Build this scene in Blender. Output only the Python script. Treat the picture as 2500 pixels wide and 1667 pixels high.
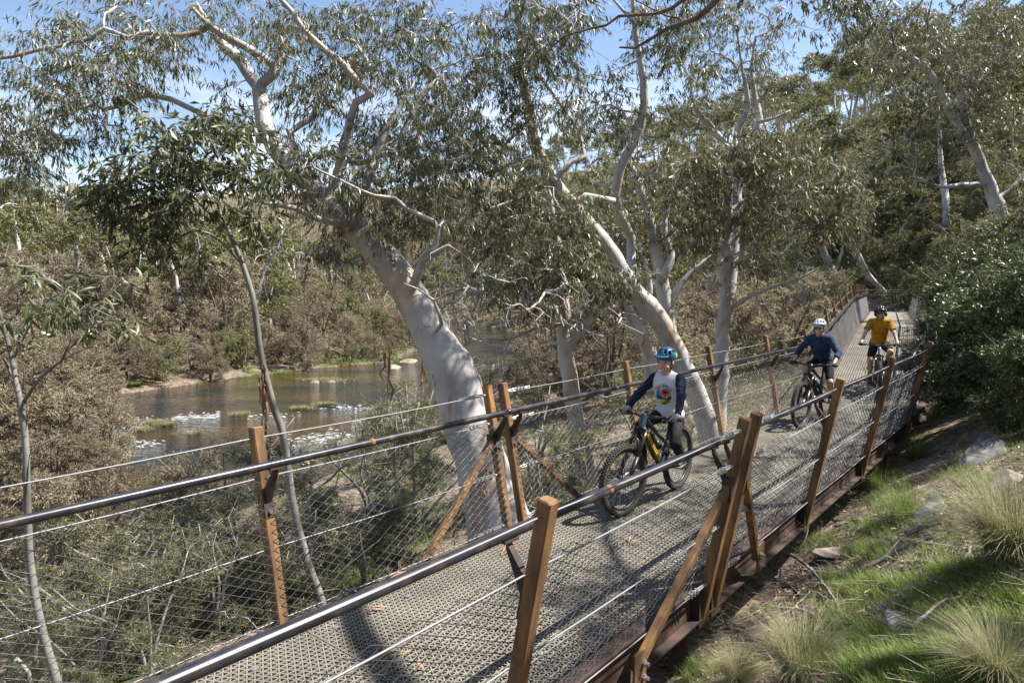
import bpy, bmesh, math, random
import numpy as np
from mathutils import Vector, Matrix
from mathutils.bvhtree import BVHTree

for o in list(bpy.data.objects): bpy.data.objects.remove(o)
SC = bpy.context.scene
COL = SC.collection
# ------------------------------------------------------------------ camera
EYE = 2.2                       # camera height above the walkway deck (m)
FPX = 1667.0                    # 24 mm lens on 36 mm sensor, in 2500-px units
PIT = math.atan((833.5 - 696) / FPX)
cd = bpy.data.cameras.new('camera'); cam = bpy.data.objects.new('camera', cd); COL.objects.link(cam)
cd.sensor_width = 36; cd.lens = 24.0; cd.clip_end = 3000; cd.clip_start = 0.05
cam.location = (0, 0, EYE); cam.rotation_euler = (math.pi/2 - PIT, 0, 0)
SC.camera = cam
SC.render.resolution_x = 1024; SC.render.resolution_y = 682
# ------------------------------------------------------------------ sun and sky
SUN_EL = math.radians(55); SUN_AZ = math.radians(6)      # azimuth measured from +X towards +Y
sdir = Vector((math.cos(SUN_EL)*math.cos(SUN_AZ), math.cos(SUN_EL)*math.sin(SUN_AZ), math.sin(SUN_EL)))
sl = bpy.data.lights.new('sun', 'SUN'); sun = bpy.data.objects.new('sun', sl); COL.objects.link(sun)
sl.energy = 5.0; sl.angle = math.radians(0.5); sl.color = (1.0, 0.95, 0.87)
sun.rotation_euler = (-sdir).to_track_quat('-Z', 'Y').to_euler(); sun.location = (20, 5, 40)
SC.view_settings.view_transform = 'Standard'; SC.view_settings.look = 'None'
SC.view_settings.exposure = 1.42; SC.view_settings.gamma = 1.0
SC.view_settings.use_curve_mapping = False
W = bpy.data.worlds.new('World'); SC.world = W; W.use_nodes = True
wt = W.node_tree; wn = wt.nodes; wn.clear()
def nd(t, typ, **kw):
    n = t.nodes.new(typ)
    for k, v in kw.items(): setattr(n, k, v)
    return n
wo = nd(wt, 'ShaderNodeOutputWorld'); bg = nd(wt, 'ShaderNodeBackground'); bg.inputs['Strength'].default_value = 0.08
sky = nd(wt, 'ShaderNodeTexSky', sky_type='NISHITA', sun_disc=False, sun_elevation=SUN_EL,
         sun_rotation=math.pi/2 - SUN_AZ, air_density=1.0, dust_density=0.8, ozone_density=1.6)
tc = nd(wt, 'ShaderNodeTexCoord'); sx = nd(wt, 'ShaderNodeSeparateXYZ')
wt.links.new(tc.outputs['Generated'], sx.inputs[0])
mp = nd(wt, 'ShaderNodeMapping'); mp.inputs['Scale'].default_value = (3.0, 3.0, 9.0); mp.inputs['Location'].default_value = (0.4, 1.1, 0.3)
wt.links.new(tc.outputs['Generated'], mp.inputs[0])
cn = nd(wt, 'ShaderNodeTexNoise'); cn.inputs['Scale'].default_value = 1.3; cn.inputs['Detail'].default_value = 7; cn.inputs['Roughness'].default_value = 0.55
wt.links.new(mp.outputs[0], cn.inputs['Vector'])
cr = nd(wt, 'ShaderNodeMapRange', clamp=True); cr.inputs[1].default_value = 0.40; cr.inputs[2].default_value = 0.62
wt.links.new(cn.outputs[0], cr.inputs[0])
er = nd(wt, 'ShaderNodeMapRange', clamp=True); er.inputs[1].default_value = 0.30; er.inputs[2].default_value = 0.10   # cloud bank low in the sky
wt.links.new(sx.outputs['Z'], er.inputs[0])
wx = nd(wt, 'ShaderNodeMath', operation='MULTIPLY'); wt.links.new(cr.outputs[0], wx.inputs[0]); wt.links.new(er.outputs[0], wx.inputs[1])
cm = nd(wt, 'ShaderNodeMix', data_type='RGBA'); cm.inputs[7].default_value = (8.6, 8.7, 8.9, 1)
wt.links.new(wx.outputs[0], cm.inputs[0]); wt.links.new(sky.outputs[0], cm.inputs[6])
wt.links.new(cm.outputs[2], bg.inputs['Color']); wt.links.new(bg.outputs[0], wo.inputs[0])

# ------------------------------------------------------------------ survey helpers
cP, sP = math.cos(PIT), math.sin(PIT)
def ray(px, py):
    x = (px-1250)/FPX; z = -(py-833.5)/FPX
    return np.array([x, cP + z*sP, -sP + z*cP])
def at(px, py, Y):
    r = ray(px, py); k = Y/r[1]
    return np.array([r[0]*k, Y, EYE + r[2]*k])
def onz(px, py, z=0.0):
    r = ray(px, py); k = (z-EYE)/r[2]
    return np.array([r[0]*k, r[1]*k, z])
AZ = math.radians(39.5)
DV = np.array([math.sin(AZ), math.cos(AZ), 0]); NV = np.array([math.cos(AZ), -math.sin(AZ), 0]); UP = np.array([0, 0, 1.0])
def uv(u, v, z=0.0): return NV*u + DV*v + UP*z

# ------------------------------------------------------------------ object helpers
def tag(o, label=None, cat=None, group=None, kind=None):
    if label: o['label'] = label
    if cat: o['category'] = cat
    if group: o['group'] = group
    if kind: o['kind'] = kind
    return o
def empty(name, loc=(0, 0, 0), rz=0, label=None, cat=None, group=None):
    o = bpy.data.objects.new(name, None); COL.objects.link(o); o.empty_display_size = 0.1
    o.location = Vector([float(a) for a in loc]); o.rotation_euler = (0, 0, rz)
    return tag(o, label, cat, group)
def mesh_np(name, V, Fs, mats=None, midx=None, smooth=True):
    """V (N,3); Fs list of (M,k) int arrays"""
    me = bpy.data.meshes.new(name)
    V = np.asarray(V, dtype=np.float32)
    Fs = [np.asarray(f, dtype=np.int32) for f in Fs if len(f)]
    nl = sum(f.size for f in Fs); npol = sum(len(f) for f in Fs)
    me.vertices.add(len(V)); me.vertices.foreach_set('co', V.ravel())
    me.loops.add(nl); me.polygons.add(npol)
    li = np.concatenate([f.ravel() for f in Fs]) if Fs else np.zeros(0, np.int32)
    tot = np.concatenate([np.full(len(f), f.shape[1], np.int32) for f in Fs]) if Fs else np.zeros(0, np.int32)
    st = np.concatenate([[0], np.cumsum(tot)[:-1]]).astype(np.int32)
    me.loops.foreach_set('vertex_index', li)
    me.polygons.foreach_set('loop_start', st)
    me.polygons.foreach_set('loop_total', tot)
    me.polygons.foreach_set('use_smooth', np.full(npol, smooth, dtype=bool))
    for m in (mats or []): me.materials.append(m)
    if midx is not None: me.polygons.foreach_set('material_index', np.asarray(midx, np.int32))
    me.update(calc_edges=True)
    return me
def link(name, me, parent=None, loc=None):
    o = bpy.data.objects.new(name, me); COL.objects.link(o)
    if parent is not None: o.parent = parent
    if loc is not None: o.location = Vector([float(a) for a in loc])
    return o
class MB:
    """collects simple shapes into one mesh"""
    def __init__(s): s.v = []; s.q = []; s.t = []; s.n = 0; s.qm = []; s.tm = []; s.m = 0
    def add(s, V, Q=None, T=None):
        V = np.asarray(V, float)
        if Q is not None and len(Q): Q = np.asarray(Q); s.q.append(Q + s.n); s.qm.append(np.full(len(Q), s.m))
        if T is not None and len(T): T = np.asarray(T); s.t.append(T + s.n); s.tm.append(np.full(len(T), s.m))
        s.v.append(V); s.n += len(V)
    def box(s, c, ax, half):
        c = np.asarray(c, float); ax = np.asarray(ax, float); half = np.asarray(half, float)
        sg = np.array([[-1,-1,-1],[1,-1,-1],[1,1,-1],[-1,1,-1],[-1,-1,1],[1,-1,1],[1,1,1],[-1,1,1]])
        V = c + (sg*half) @ ax
        s.add(V, [[0,3,2,1],[4,5,6,7],[0,1,5,4],[1,2,6,5],[2,3,7,6],[3,0,4,7]])
    def bar(s, a, b, w, h, up=(0,0,1)):
        a = np.asarray(a, float); b = np.asarray(b, float); d = b-a; L = np.linalg.norm(d); d /= L
        sd = np.cross(d, up); sd /= max(np.linalg.norm(sd), 1e-9); u2 = np.cross(sd, d)
        s.box((a+b)/2, [d, sd, u2], [L/2, w/2, h/2])
    def bevbar(s, a, b, w, h, up=(0,0,1), bv=0.006):
        """bar with chamfered long edges and chamfered ends"""
        a = np.asarray(a, float); b = np.asarray(b, float); d = b-a; L = np.linalg.norm(d); d /= L
        sd = np.cross(d, up); sd /= max(np.linalg.norm(sd), 1e-9); u2 = np.cross(sd, d)
        def ring(p, k):
            hw, hh = w/2-k, h/2-k; c = []
            for (x, y) in ((hw-bv, -hh), (hw, -hh+bv), (hw, hh-bv), (hw-bv, hh), (-hw+bv, hh), (-hw, hh-bv), (-hw, -hh+bv), (-hw+bv, -hh)):
                c.append(p + sd*x + u2*y)
            return c
        V = ring(a, bv*.7) + ring(a+d*bv, 0) + ring(b-d*bv, 0) + ring(b, bv*.7)
        Q = [[r*8+i, r*8+(i+1) % 8, (r+1)*8+(i+1) % 8, (r+1)*8+i] for r in range(3) for i in range(8)]
        V = V + [a, b]
        T = [[32, (i+1) % 8, i] for i in range(8)] + [[33, 24+i, 24+(i+1) % 8] for i in range(8)]
        s.add(V, Q, T)
    def tube(s, P, R, n=8, cap=True, closed=False):
        P = np.asarray(P, float); m = len(P); R = np.full(m, R, float) if np.isscalar(R) else np.asarray(R, float)
        T = np.zeros_like(P)
        if closed: T = np.roll(P, -1, 0) - np.roll(P, 1, 0)
        else:
            T[1:-1] = P[2:]-P[:-2]; T[0] = P[1]-P[0]; T[-1] = P[-1]-P[-2]
        T /= np.maximum(np.linalg.norm(T, axis=1, keepdims=True), 1e-9)
        x = np.cross(T[0], [0.13, 0.27, 0.95]);
        if np.linalg.norm(x) < .1: x = np.cross(T[0], [1, 0, 0])
        x /= np.linalg.norm(x)
        an = np.arange(n)*2*math.pi/n; ca, sa = np.cos(an)[:, None], np.sin(an)[:, None]
        V = np.empty((m, n, 3))
        for i in range(m):
            x = x - T[i]*np.dot(x, T[i]); x /= max(np.linalg.norm(x), 1e-9); y = np.cross(T[i], x)
            V[i] = P[i] + R[i]*(ca*x + sa*y)
        V = V.reshape(-1, 3)
        i = np.arange(m if closed else m-1)[:, None]; k = np.arange(n)[None]
        i2 = (i+1) % m; k2 = (k+1) % n
        Q = np.stack([i*n+k, i*n+k2, i2*n+k2, i2*n+k], -1).reshape(-1, 4)
        Tr = None
        if cap and not closed:
            V = np.vstack([V, P[0], P[-1]]); kk = np.arange(n)
            Tr = np.vstack([np.stack([np.full(n, m*n), (kk+1) % n, kk], 1), np.stack([np.full(n, m*n+1), (m-1)*n+kk, (m-1)*n+(kk+1) % n], 1)])
        s.add(V, Q, Tr)
    def cyl(s, a, b, r, n=10, r2=None): s.tube([a, b], [r, r if r2 is None else r2], n)
    def torus(s, c, ax, R, r, n=32, k=8):
        ax = np.asarray(ax, float); ax /= np.linalg.norm(ax); x = np.cross(ax, [0.1, 0.3, 0.9]); x /= np.linalg.norm(x); y = np.cross(ax, x)
        t = np.arange(n)*2*math.pi/n
        s.tube(np.asarray(c) + R*(np.cos(t)[:, None]*x + np.sin(t)[:, None]*y), r, k, closed=True)
    def mesh(s, name, mats, smooth=False):
        V = np.vstack(s.v)
        Fs = []; M = []
        if s.q: Fs.append(np.vstack(s.q)); M.append(np.concatenate(s.qm))
        if s.t: Fs.append(np.vstack(s.t)); M.append(np.concatenate(s.tm))
        if not isinstance(mats, (list, tuple)): mats = [mats]
        return mesh_np(name, V, Fs, mats, np.concatenate(M), smooth)
    def build(s, name, mats, parent=None, smooth=False, kind=None, label=None):
        off = np.zeros(3)
        if parent is not None and parent.get('world_built', 0):
            off = np.array(parent['root_loc'])
        s.v = [v-off for v in s.v]
        o = link(name, s.mesh(name, mats, smooth), parent)
        if parent is not None and parent.get('world_built', 0): o['world_built'] = 1; o['root_loc'] = [float(a) for a in off]
        return tag(o, label=label, kind=kind)
def wroot(name, loc, label, cat, group=None):
    """root of a thing whose parts are written in world coordinates"""
    o = empty(name, loc, 0, label, cat, group); o['world_built'] = 1; o['root_loc'] = [float(a) for a in loc]
    return o
def wmesh(name, V, Fs, mats, parent, midx=None, smooth=True, kind=None):
    off = np.array(parent['root_loc']) if parent is not None and parent.get('world_built', 0) else np.zeros(3)
    o = link(name, mesh_np(name, np.asarray(V)-off, Fs, mats, midx, smooth), parent)
    return tag(o, kind=kind)

# ------------------------------------------------------------------ materials
def mat(name, base=(.5, .5, .5), rough=.6, metal=0.0, spec=.5):
    m = bpy.data.materials.new(name); m.use_nodes = True
    b = m.node_tree.nodes['Principled BSDF']
    b.inputs['Base Color'].default_value = (*base, 1); b.inputs['Roughness'].default_value = rough
    b.inputs['Metallic'].default_value = metal; b.inputs['Specular IOR Level'].default_value = spec
    return m
def noise_mat(name, stops, scale=4, stretch=(1, 1, 1), rough=.7, metal=0, detail=6, bump=0.0, bscale=None, bdist=.01, coord='Object', spec=.4, nrough=.6, stops2=None, scale2=1.0, thr2=(.5, .6)):
    """colour ramp over noise, optional second large-scale noise that swaps in another ramp, optional bump"""
    m = mat(name, stops[0][1], rough, metal, spec); t = m.node_tree; b = t.nodes['Principled BSDF']
    tcn = nd(t, 'ShaderNodeTexCoord'); mpn = nd(t, 'ShaderNodeMapping'); mpn.inputs['Scale'].default_value = stretch
    t.links.new(tcn.outputs[coord], mpn.inputs[0])
    def ramp(st, sc):
        nz = nd(t, 'ShaderNodeTexNoise'); nz.inputs['Scale'].default_value = sc; nz.inputs['Detail'].default_value = detail; nz.inputs['Roughness'].default_value = nrough
        t.links.new(mpn.outputs[0], nz.inputs['Vector'])
        r = nd(t, 'ShaderNodeValToRGB'); el = r.color_ramp.elements
        while len(el) < len(st): el.new(.5)
        for e, (p, c) in zip(el, st): e.position = p; e.color = (*c, 1)
        t.links.new(nz.outputs[0], r.inputs[0]); return r, nz
    r, nz = ramp(stops, scale); out = r.outputs[0]
    if stops2:
        r2, _ = ramp(stops2, scale*1.7)
        nb = nd(t, 'ShaderNodeTexNoise'); nb.inputs['Scale'].default_value = scale2; nb.inputs['Detail'].default_value = 5
        t.links.new(mpn.outputs[0], nb.inputs['Vector'])
        mr = nd(t, 'ShaderNodeMapRange', clamp=True); mr.inputs[1].default_value = thr2[0]; mr.inputs[2].default_value = thr2[1]
        t.links.new(nb.outputs[0], mr.inputs[0])
        mx = nd(t, 'ShaderNodeMix', data_type='RGBA'); t.links.new(mr.outputs[0], mx.inputs[0]); t.links.new(out, mx.inputs[6]); t.links.new(r2.outputs[0], mx.inputs[7]); out = mx.outputs[2]
    t.links.new(out, b.inputs['Base Color'])
    if bump:
        nz2 = nd(t, 'ShaderNodeTexNoise'); nz2.inputs['Scale'].default_value = bscale or scale*3; nz2.inputs['Detail'].default_value = 4
        t.links.new(mpn.outputs[0], nz2.inputs['Vector'])
        bp = nd(t, 'ShaderNodeBump'); bp.inputs['Strength'].default_value = bump; bp.inputs['Distance'].default_value = bdist
        t.links.new(nz2.outputs[0], bp.inputs['Height']); t.links.new(bp.outputs[0], b.inputs['Normal'])
    return m
def leaf_mat(name, cols, rough=.42, trans=.25, spec=.5, obj=0.0):
    """per-leaf colour from Random Per Island, thin translucent leaf"""
    m = mat(name, cols[0], rough, 0, spec); t = m.node_tree; b = t.nodes['Principled BSDF']
    g = nd(t, 'ShaderNodeNewGeometry'); r = nd(t, 'ShaderNodeValToRGB'); el = r.color_ramp.elements
    while len(el) < len(cols): el.new(.5)
    for i, (e, c) in enumerate(zip(el, cols)): e.position = i/(len(cols)-1); e.color = (*c, 1)
    t.links.new(g.outputs['Random Per Island'], r.inputs[0]); out = r.outputs[0]
    if obj:
        oi = nd(t, 'ShaderNodeObjectInfo'); hs = nd(t, 'ShaderNodeHueSaturation')
        mr = nd(t, 'ShaderNodeMapRange'); mr.inputs[3].default_value = 1-obj; mr.inputs[4].default_value = 1+obj
        t.links.new(oi.outputs['Random'], mr.inputs[0]); t.links.new(mr.outputs[0], hs.inputs['Value']); t.links.new(out, hs.inputs['Color'])
        mh = nd(t, 'ShaderNodeMapRange'); mh.inputs[3].default_value = .485; mh.inputs[4].default_value = .515
        t.links.new(oi.outputs['Random'], mh.inputs[0]); t.links.new(mh.outputs[0], hs.inputs['Hue'])
        out = hs.outputs[0]
    t.links.new(out, b.inputs['Base Color'])
    tr = nd(t, 'ShaderNodeBsdfTranslucent'); mix = nd(t, 'ShaderNodeMixShader'); mix.inputs[0].default_value = trans
    t.links.new(out, tr.inputs[0]); o = t.nodes['Material Output']
    t.links.new(b.outputs[0], mix.inputs[1]); t.links.new(tr.outputs[0], mix.inputs[2]); t.links.new(mix.outputs[0], o.inputs[0])
    return m

M = {}
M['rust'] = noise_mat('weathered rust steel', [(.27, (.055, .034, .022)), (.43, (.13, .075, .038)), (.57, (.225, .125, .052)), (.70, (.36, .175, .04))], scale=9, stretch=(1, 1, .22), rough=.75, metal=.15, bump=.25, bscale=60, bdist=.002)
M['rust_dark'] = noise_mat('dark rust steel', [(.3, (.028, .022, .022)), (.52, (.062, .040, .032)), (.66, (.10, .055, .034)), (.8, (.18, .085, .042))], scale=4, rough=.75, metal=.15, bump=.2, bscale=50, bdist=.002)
M['rail'] = noise_mat('mill scale pipe', [(.3, (.014, .014, .019)), (.52, (.028, .028, .036)), (.62, (.060, .048, .040)), (.74, (.14, .085, .05))], scale=9, stretch=(1, 1, 1), rough=.33, metal=.15, bump=.1, bscale=90, bdist=.001)
M['weld'] = noise_mat('fresh orange rust', [(.3, (.10, .05, .025)), (.7, (.24, .11, .04))], scale=30, rough=.8)
M['cable'] = mat('galvanised cable', (.22, .22, .23), .55, .3)
M['wire'] = mat('weathered wire mesh', (.075, .074, .076), .36, .4, .6)
M['bolt'] = mat('zinc bolt', (.55, .55, .56), .4, .9)
M['grate'] = noise_mat('beige fibreglass grating', [(.3, (.125, .114, .092)), (.55, (.185, .17, .138)), (.75, (.25, .232, .19))], scale=2.2, rough=.8, spec=.3)
M['bark'] = noise_mat('smooth pale gum bark', [(.30, (.13, .12, .11)), (.40, (.30, .29, .28)), (.55, (.43, .42, .405)), (.72, (.52, .50, .47))], scale=3.2, stretch=(1, 1, .5), rough=.8, detail=12, nrough=.68, bump=.55, bscale=16, bdist=.015,
                      stops2=[(.35, (.20, .15, .11)), (.5, (.38, .31, .24)), (.7, (.50, .45, .385))], scale2=2.1, thr2=(.53, .58))
M['bark_far'] = noise_mat('white gum bark', [(.32, (.16, .15, .135)), (.5, (.40, .385, .36)), (.72, (.54, .52, .485))], scale=2.4, stretch=(1, 1, .5), rough=.8, detail=9)
M['twig'] = noise_mat('grey twig bark', [(.3, (.15, .135, .115)), (.7, (.30, .28, .25))], scale=5, rough=.85)
M['bark_sap'] = noise_mat('grey sapling bark', [(.3, (.085, .08, .068)), (.5, (.17, .165, .15)), (.7, (.27, .26, .24))], scale=6, stretch=(1, 1, .3), rough=.8, bump=.3, bscale=20)
M['bark_brown'] = noise_mat('rough brown bark', [(.3, (.07, .05, .038)), (.6, (.17, .13, .10)), (.8, (.27, .22, .18))], scale=6, stretch=(1, 1, .3), rough=.9, bump=.5, bscale=25)
M['strip'] = noise_mat('peeling bark ribbon', [(.3, (.16, .085, .05)), (.55, (.30, .185, .12)), (.8, (.45, .33, .24))], scale=9, rough=.85)
M['leaf_gum'] = leaf_mat('gum leaves', [(.055, .070, .028), (.095, .110, .046), (.14, .15, .07), (.23, .225, .13), (.075, .09, .036)], rough=.38, trans=.33, spec=.45)  # tones spread wide so pale leaves mimic glints, dark ones shade
M['leaf_dark'] = leaf_mat('dark sapling leaves', [(.042, .055, .022), (.062, .078, .030), (.085, .10, .040), (.13, .13, .05)], rough=.42, trans=.3)
M['leaf_mid'] = leaf_mat('olive gum leaves', [(.095, .10, .040), (.135, .135, .055), (.18, .172, .08), (.25, .225, .13)], rough=.45, trans=.33, obj=.1)
M['leaf_far'] = leaf_mat('hillside gum leaves', [(.09, .10, .034), (.135, .14, .048), (.18, .175, .066), (.235, .21, .09)], rough=.55, trans=.33, spec=.35, obj=.25)
M['leaf_brown'] = leaf_mat('brown river scrub leaves', [(.15, .125, .08), (.225, .185, .12), (.30, .25, .175), (.21, .19, .10)], rough=.65, trans=.3, spec=.25, obj=.32)
M['leaf_wattle'] = leaf_mat('wattle leaves', [(.065, .078, .026), (.10, .112, .036), (.14, .148, .056), (.19, .175, .085)], rough=.5, trans=.33, obj=.2)
M['leaf_bush'] = leaf_mat('dark bush leaves', [(.042, .065, .018), (.065, .098, .028), (.10, .13, .042), (.16, .18, .065)], rough=.4, trans=.2)
M['grass'] = leaf_mat('fresh grass', [(.085, .15, .02), (.14, .21, .035), (.20, .26, .06), (.27, .29, .10)], rough=.55, trans=.35, spec=.3)
M['grass_dry'] = leaf_mat('tussock blades', [(.12, .14, .045), (.20, .20, .09), (.30, .275, .155), (.38, .345, .22)], rough=.6, trans=.3, spec=.3)
M['stick'] = noise_mat('grey fallen wood', [(.3, (.10, .08, .065)), (.55, (.24, .205, .175)), (.75, (.38, .34, .30))], scale=6, rough=.9, bump=.4, bscale=30)
M['litter'] = leaf_mat('leaf litter', [(.11, .07, .05), (.21, .145, .10), (.33, .245, .18), (.46, .37, .28), (.16, .12, .09)], rough=.8, trans=.05, spec=.2)
M['rock'] = noise_mat('lichened grey rock', [(.3, (.04, .038, .036)), (.45, (.10, .096, .09)), (.6, (.17, .165, .155)), (.75, (.27, .26, .245))], scale=9, rough=.9, bump=.8, bscale=11, bdist=.03, detail=9,
                     stops2=[(.4, (.20, .17, .04)), (.7, (.36, .30, .06))], scale2=2.2, thr2=(.62, .66))
M['rock_tan'] = noise_mat('tan slab rock', [(.3, (.09, .075, .06)), (.5, (.19, .165, .13)), (.7, (.29, .26, .21))], scale=8, rough=.9, bump=.7, bscale=12, bdist=.02, detail=8)
M['rock_wet'] = noise_mat('river stone', [(.3, (.10, .085, .06)), (.7, (.33, .28, .20))], scale=3, rough=.7, bump=.6, bscale=8, bdist=.03)
# ================================================================== TERRAIN
def uvc(u, v): p = uv(u, v); return (p[0], p[1])
PATH = np.array([uvc(-2.95, -40), uvc(-2.95, 14.35), (12.97, 23.5), (20.6, 37.6), (24, 54), (24, 76), (12, 106), (-14, 140), (-70, 175), (-300, 240)], float)
PZ = np.array([0, 0, .8, .75, .75, .5, 0, 0, 0, 0], float)
NEAR = np.array([(-140, -90), (-60, -22), (-21, 5), (-10, 13.5), (-5, 25), (-1.5, 40), (3.5, 58), (2, 85), (-9, 118), (-60, 152), (-300, 215)], float)
FARB = np.array([(-220, -60), (-90, 8), (-45, 26), (-23, 37), (-16.5, 49), (-9.5, 55.5), (-10, 72), (-18, 95), (-34, 114), (-70, 134), (-300, 190)], float)
def sdist(P, poly):
    """signed distance to an open polyline (positive to the right) and arc parameter"""
    best = np.full(len(P), 1e9); sg = np.ones(len(P)); par = np.zeros(len(P))
    for i in range(len(poly)-1):
        a, b = poly[i], poly[i+1]; d = b-a; L2 = d@d
        t = np.clip(((P-a)@d)/L2, 0, 1); q = P-(a+t[:, None]*d); dist = np.hypot(q[:, 0], q[:, 1])
        s = np.sign(d[1]*q[:, 0]-d[0]*q[:, 1]); m = dist < best-1e-9
        best[m] = dist[m]; sg[m] = np.where(s[m] == 0, 1, s[m]); par[m] = i+t[m]
    return best*sg, par
def vnoise(x, y, seed=0):
    xi = np.floor(x).astype(int); yi = np.floor(y).astype(int); fx = x-xi; fy = y-yi
    fx = fx*fx*(3-2*fx); fy = fy*fy*(3-2*fy)
    def h(a, b):
        n = (a*374761393 + b*668265263 + seed*974711) & 0x7fffffff
        n = ((n ^ (n >> 13))*1274126177) & 0x7fffffff
        return ((n ^ (n >> 16)) & 0xffff)/65535.0
    return (h(xi, yi)*(1-fx)+h(xi+1, yi)*fx)*(1-fy)+(h(xi, yi+1)*(1-fx)+h(xi+1, yi+1)*fx)*fy
WATER = -4.0
def height(x, y):
    x = np.atleast_1d(np.asarray(x, float)); y = np.atleast_1d(np.asarray(y, float)); P = np.stack([x, y], 1)
    sp, pp = sdist(P, PATH); sn, _ = sdist(P, NEAR); sf, _ = sdist(P, FARB)
    zp = np.interp(pp, np.arange(len(PZ)), PZ) - .78
    A = 42.0
    up = np.maximum(sp-.7, 0); up = up+.55*np.maximum(up-3.0, 0)
    z_hill = zp + A*(1-np.exp(-.63*up/A)) + .14*np.maximum(up-8, 0)*np.exp(-np.maximum(up-8, 0)/60)
    dp = np.maximum(-(sp+1.0), 0); dn = np.maximum(sn, 0)
    t = dn/(dn+dp+1e-6)
    z_mid = (WATER-.12) + (zp-(WATER-.12))*t**.85
    z_bed = WATER-.15-.5*np.minimum(1, np.minimum(np.abs(sn), np.abs(sf))/2.5)
    df = np.maximum(-sf, 0)
    z_far = WATER+.1+np.minimum(df*.12, .5) + 9.5*(1-np.exp(-.15*np.maximum(df-3, 0)/9.5)) 
    z = np.where(sp > -1.0, z_hill, np.where(sn > 0, z_mid, np.where(sf > 0, z_bed, z_far)))
    g_ = np.clip(1-np.hypot((x+18.5)/6.0, (y-23)/5.5), 0, 1); z = np.where(g_ > 0, np.maximum(z, WATER-.5+1.5*np.minimum(1, g_*1.8)), z)
    r = np.hypot(x, y)
    nz = (vnoise(x*.8, y*.8, 1)-.5)*.16 + (vnoise(x*2.3, y*2.3, 2)-.5)*.08 + (vnoise(x*6, y*6, 3)-.5)*.03
    return z + np.where(z > WATER+.05, nz, nz*.3)
def hz(x, y): return float(height([x], [y])[0])
def ground_hit(px, py):
    """first place where the sight line of a photo pixel meets the terrain"""
    r = ray(px, py); k = np.concatenate([np.arange(1.2, 30, .04), np.arange(30, 200, .3)])
    X = r[0]*k; Y = r[1]*k; Z = EYE+r[2]*k; h = height(X, Y); i = np.argmax(Z < h)
    return np.array([X[i], Y[i], h[i]])
rr = np.concatenate([[0.0], np.geomspace(.5, 700, 300)]); na = 420
aa = np.arange(na)/na*2*math.pi
X = (rr[1:, None]*np.sin(aa)).ravel(); Y = (rr[1:, None]*np.cos(aa)).ravel()
X = np.concatenate([[0], X]); Y = np.concatenate([[0], Y]); Z = height(X, Y)
i = np.arange(len(rr)-2)[:, None]; k = np.arange(na)[None]; k2 = (k+1) % na
Q = np.stack([1+i*na+k, 1+(i+1)*na+k, 1+(i+1)*na+k2, 1+i*na+k2], -1).reshape(-1, 4)[:, ::-1]
Tt = np.stack([np.zeros(na, int), 1+np.arange(na), 1+(np.arange(na)+1) % na], 1)[:, ::-1]
mg = noise_mat('forest floor', [(.30, (.035, .026, .020)), (.44, (.11, .082, .062)), (.55, (.20, .155, .118)), (.70, (.33, .27, .21))], scale=7, rough=.95, detail=10, nrough=.7, bump=.7, bscale=22, bdist=.03, spec=.15,
               stops2=[(.3, (.035, .05, .014)), (.55, (.07, .09, .025)), (.75, (.12, .12, .055))], scale2=.7, thr2=(.51, .63))
g = link('ground', mesh_np('ground', np.stack([X, Y, Z], 1), [Q, Tt], [mg])); tag(g, 'sloping forest floor of leaf litter and patchy grass', kind='structure')

# ------------------------------------------------------------------ river
def water_mat():
    m = mat('river water', (.05, .035, .014), .06, 0, .5); t = m.node_tree; b = t.nodes['Principled BSDF']
    b.inputs['IOR'].default_value = 1.33
    tcn = nd(t, 'ShaderNodeTexCoord'); mpn = nd(t, 'ShaderNodeMapping'); mpn.inputs['Rotation'].default_value = (0, 0, math.radians(-35)); mpn.inputs['Scale'].default_value = (1, 1.9, 1)
    t.links.new(tcn.outputs['Object'], mpn.inputs[0])
    n1 = nd(t, 'ShaderNodeTexNoise'); n1.inputs['Scale'].default_value = 2.2; n1.inputs['Detail'].default_value = 4; n1.inputs['Distortion'].default_value = .8
    n2 = nd(t, 'ShaderNodeTexNoise'); n2.inputs['Scale'].default_value = .16; n2.inputs['Detail'].default_value = 3
    t.links.new(mpn.outputs[0], n1.inputs['Vector']); t.links.new(mpn.outputs[0], n2.inputs['Vector'])
    mr = nd(t, 'ShaderNodeMapRange'); mr.inputs[1].default_value = .35; mr.inputs[2].default_value = .65; mr.inputs[3].default_value = .30; mr.inputs[4].default_value = .95
    t.links.new(n2.outputs[0], mr.inputs[0])
    bp = nd(t, 'ShaderNodeBump'); bp.inputs['Distance'].default_value = .34
    t.links.new(mr.outputs[0], bp.inputs['Strength']); t.links.new(n1.outputs[0], bp.inputs['Height']); t.links.new(bp.outputs[0], b.inputs['Normal'])
    r = nd(t, 'ShaderNodeValToRGB'); r.color_ramp.elements[0].position = .35; r.color_ramp.elements[0].color = (.010, .012, .012, 1); r.color_ramp.elements[1].position = .65; r.color_ramp.elements[1].color = (.060, .040, .015, 1)
    t.links.new(n2.outputs[0], r.inputs[0]); t.links.new(r.outputs[0], b.inputs['Base Color'])
    return m
c0 = np.array([[-300, 240], [-70, 134]])
pts_n = NEAR + np.array([6, -2]); pts_f = FARB + np.array([-6, 3])
def resamp(P, n):
    s = np.concatenate([[0], np.cumsum(np.hypot(*np.diff(P, axis=0).T))]); q = np.linspace(0, s[-1], n)
    return np.stack([np.interp(q, s, P[:, 0]), np.interp(q, s, P[:, 1])], 1)
A_, B_ = resamp(pts_n, 60), resamp(pts_f, 60)
V = np.vstack([np.c_[A_, np.full(60, WATER)], np.c_[B_, np.full(60, WATER)]])
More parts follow.
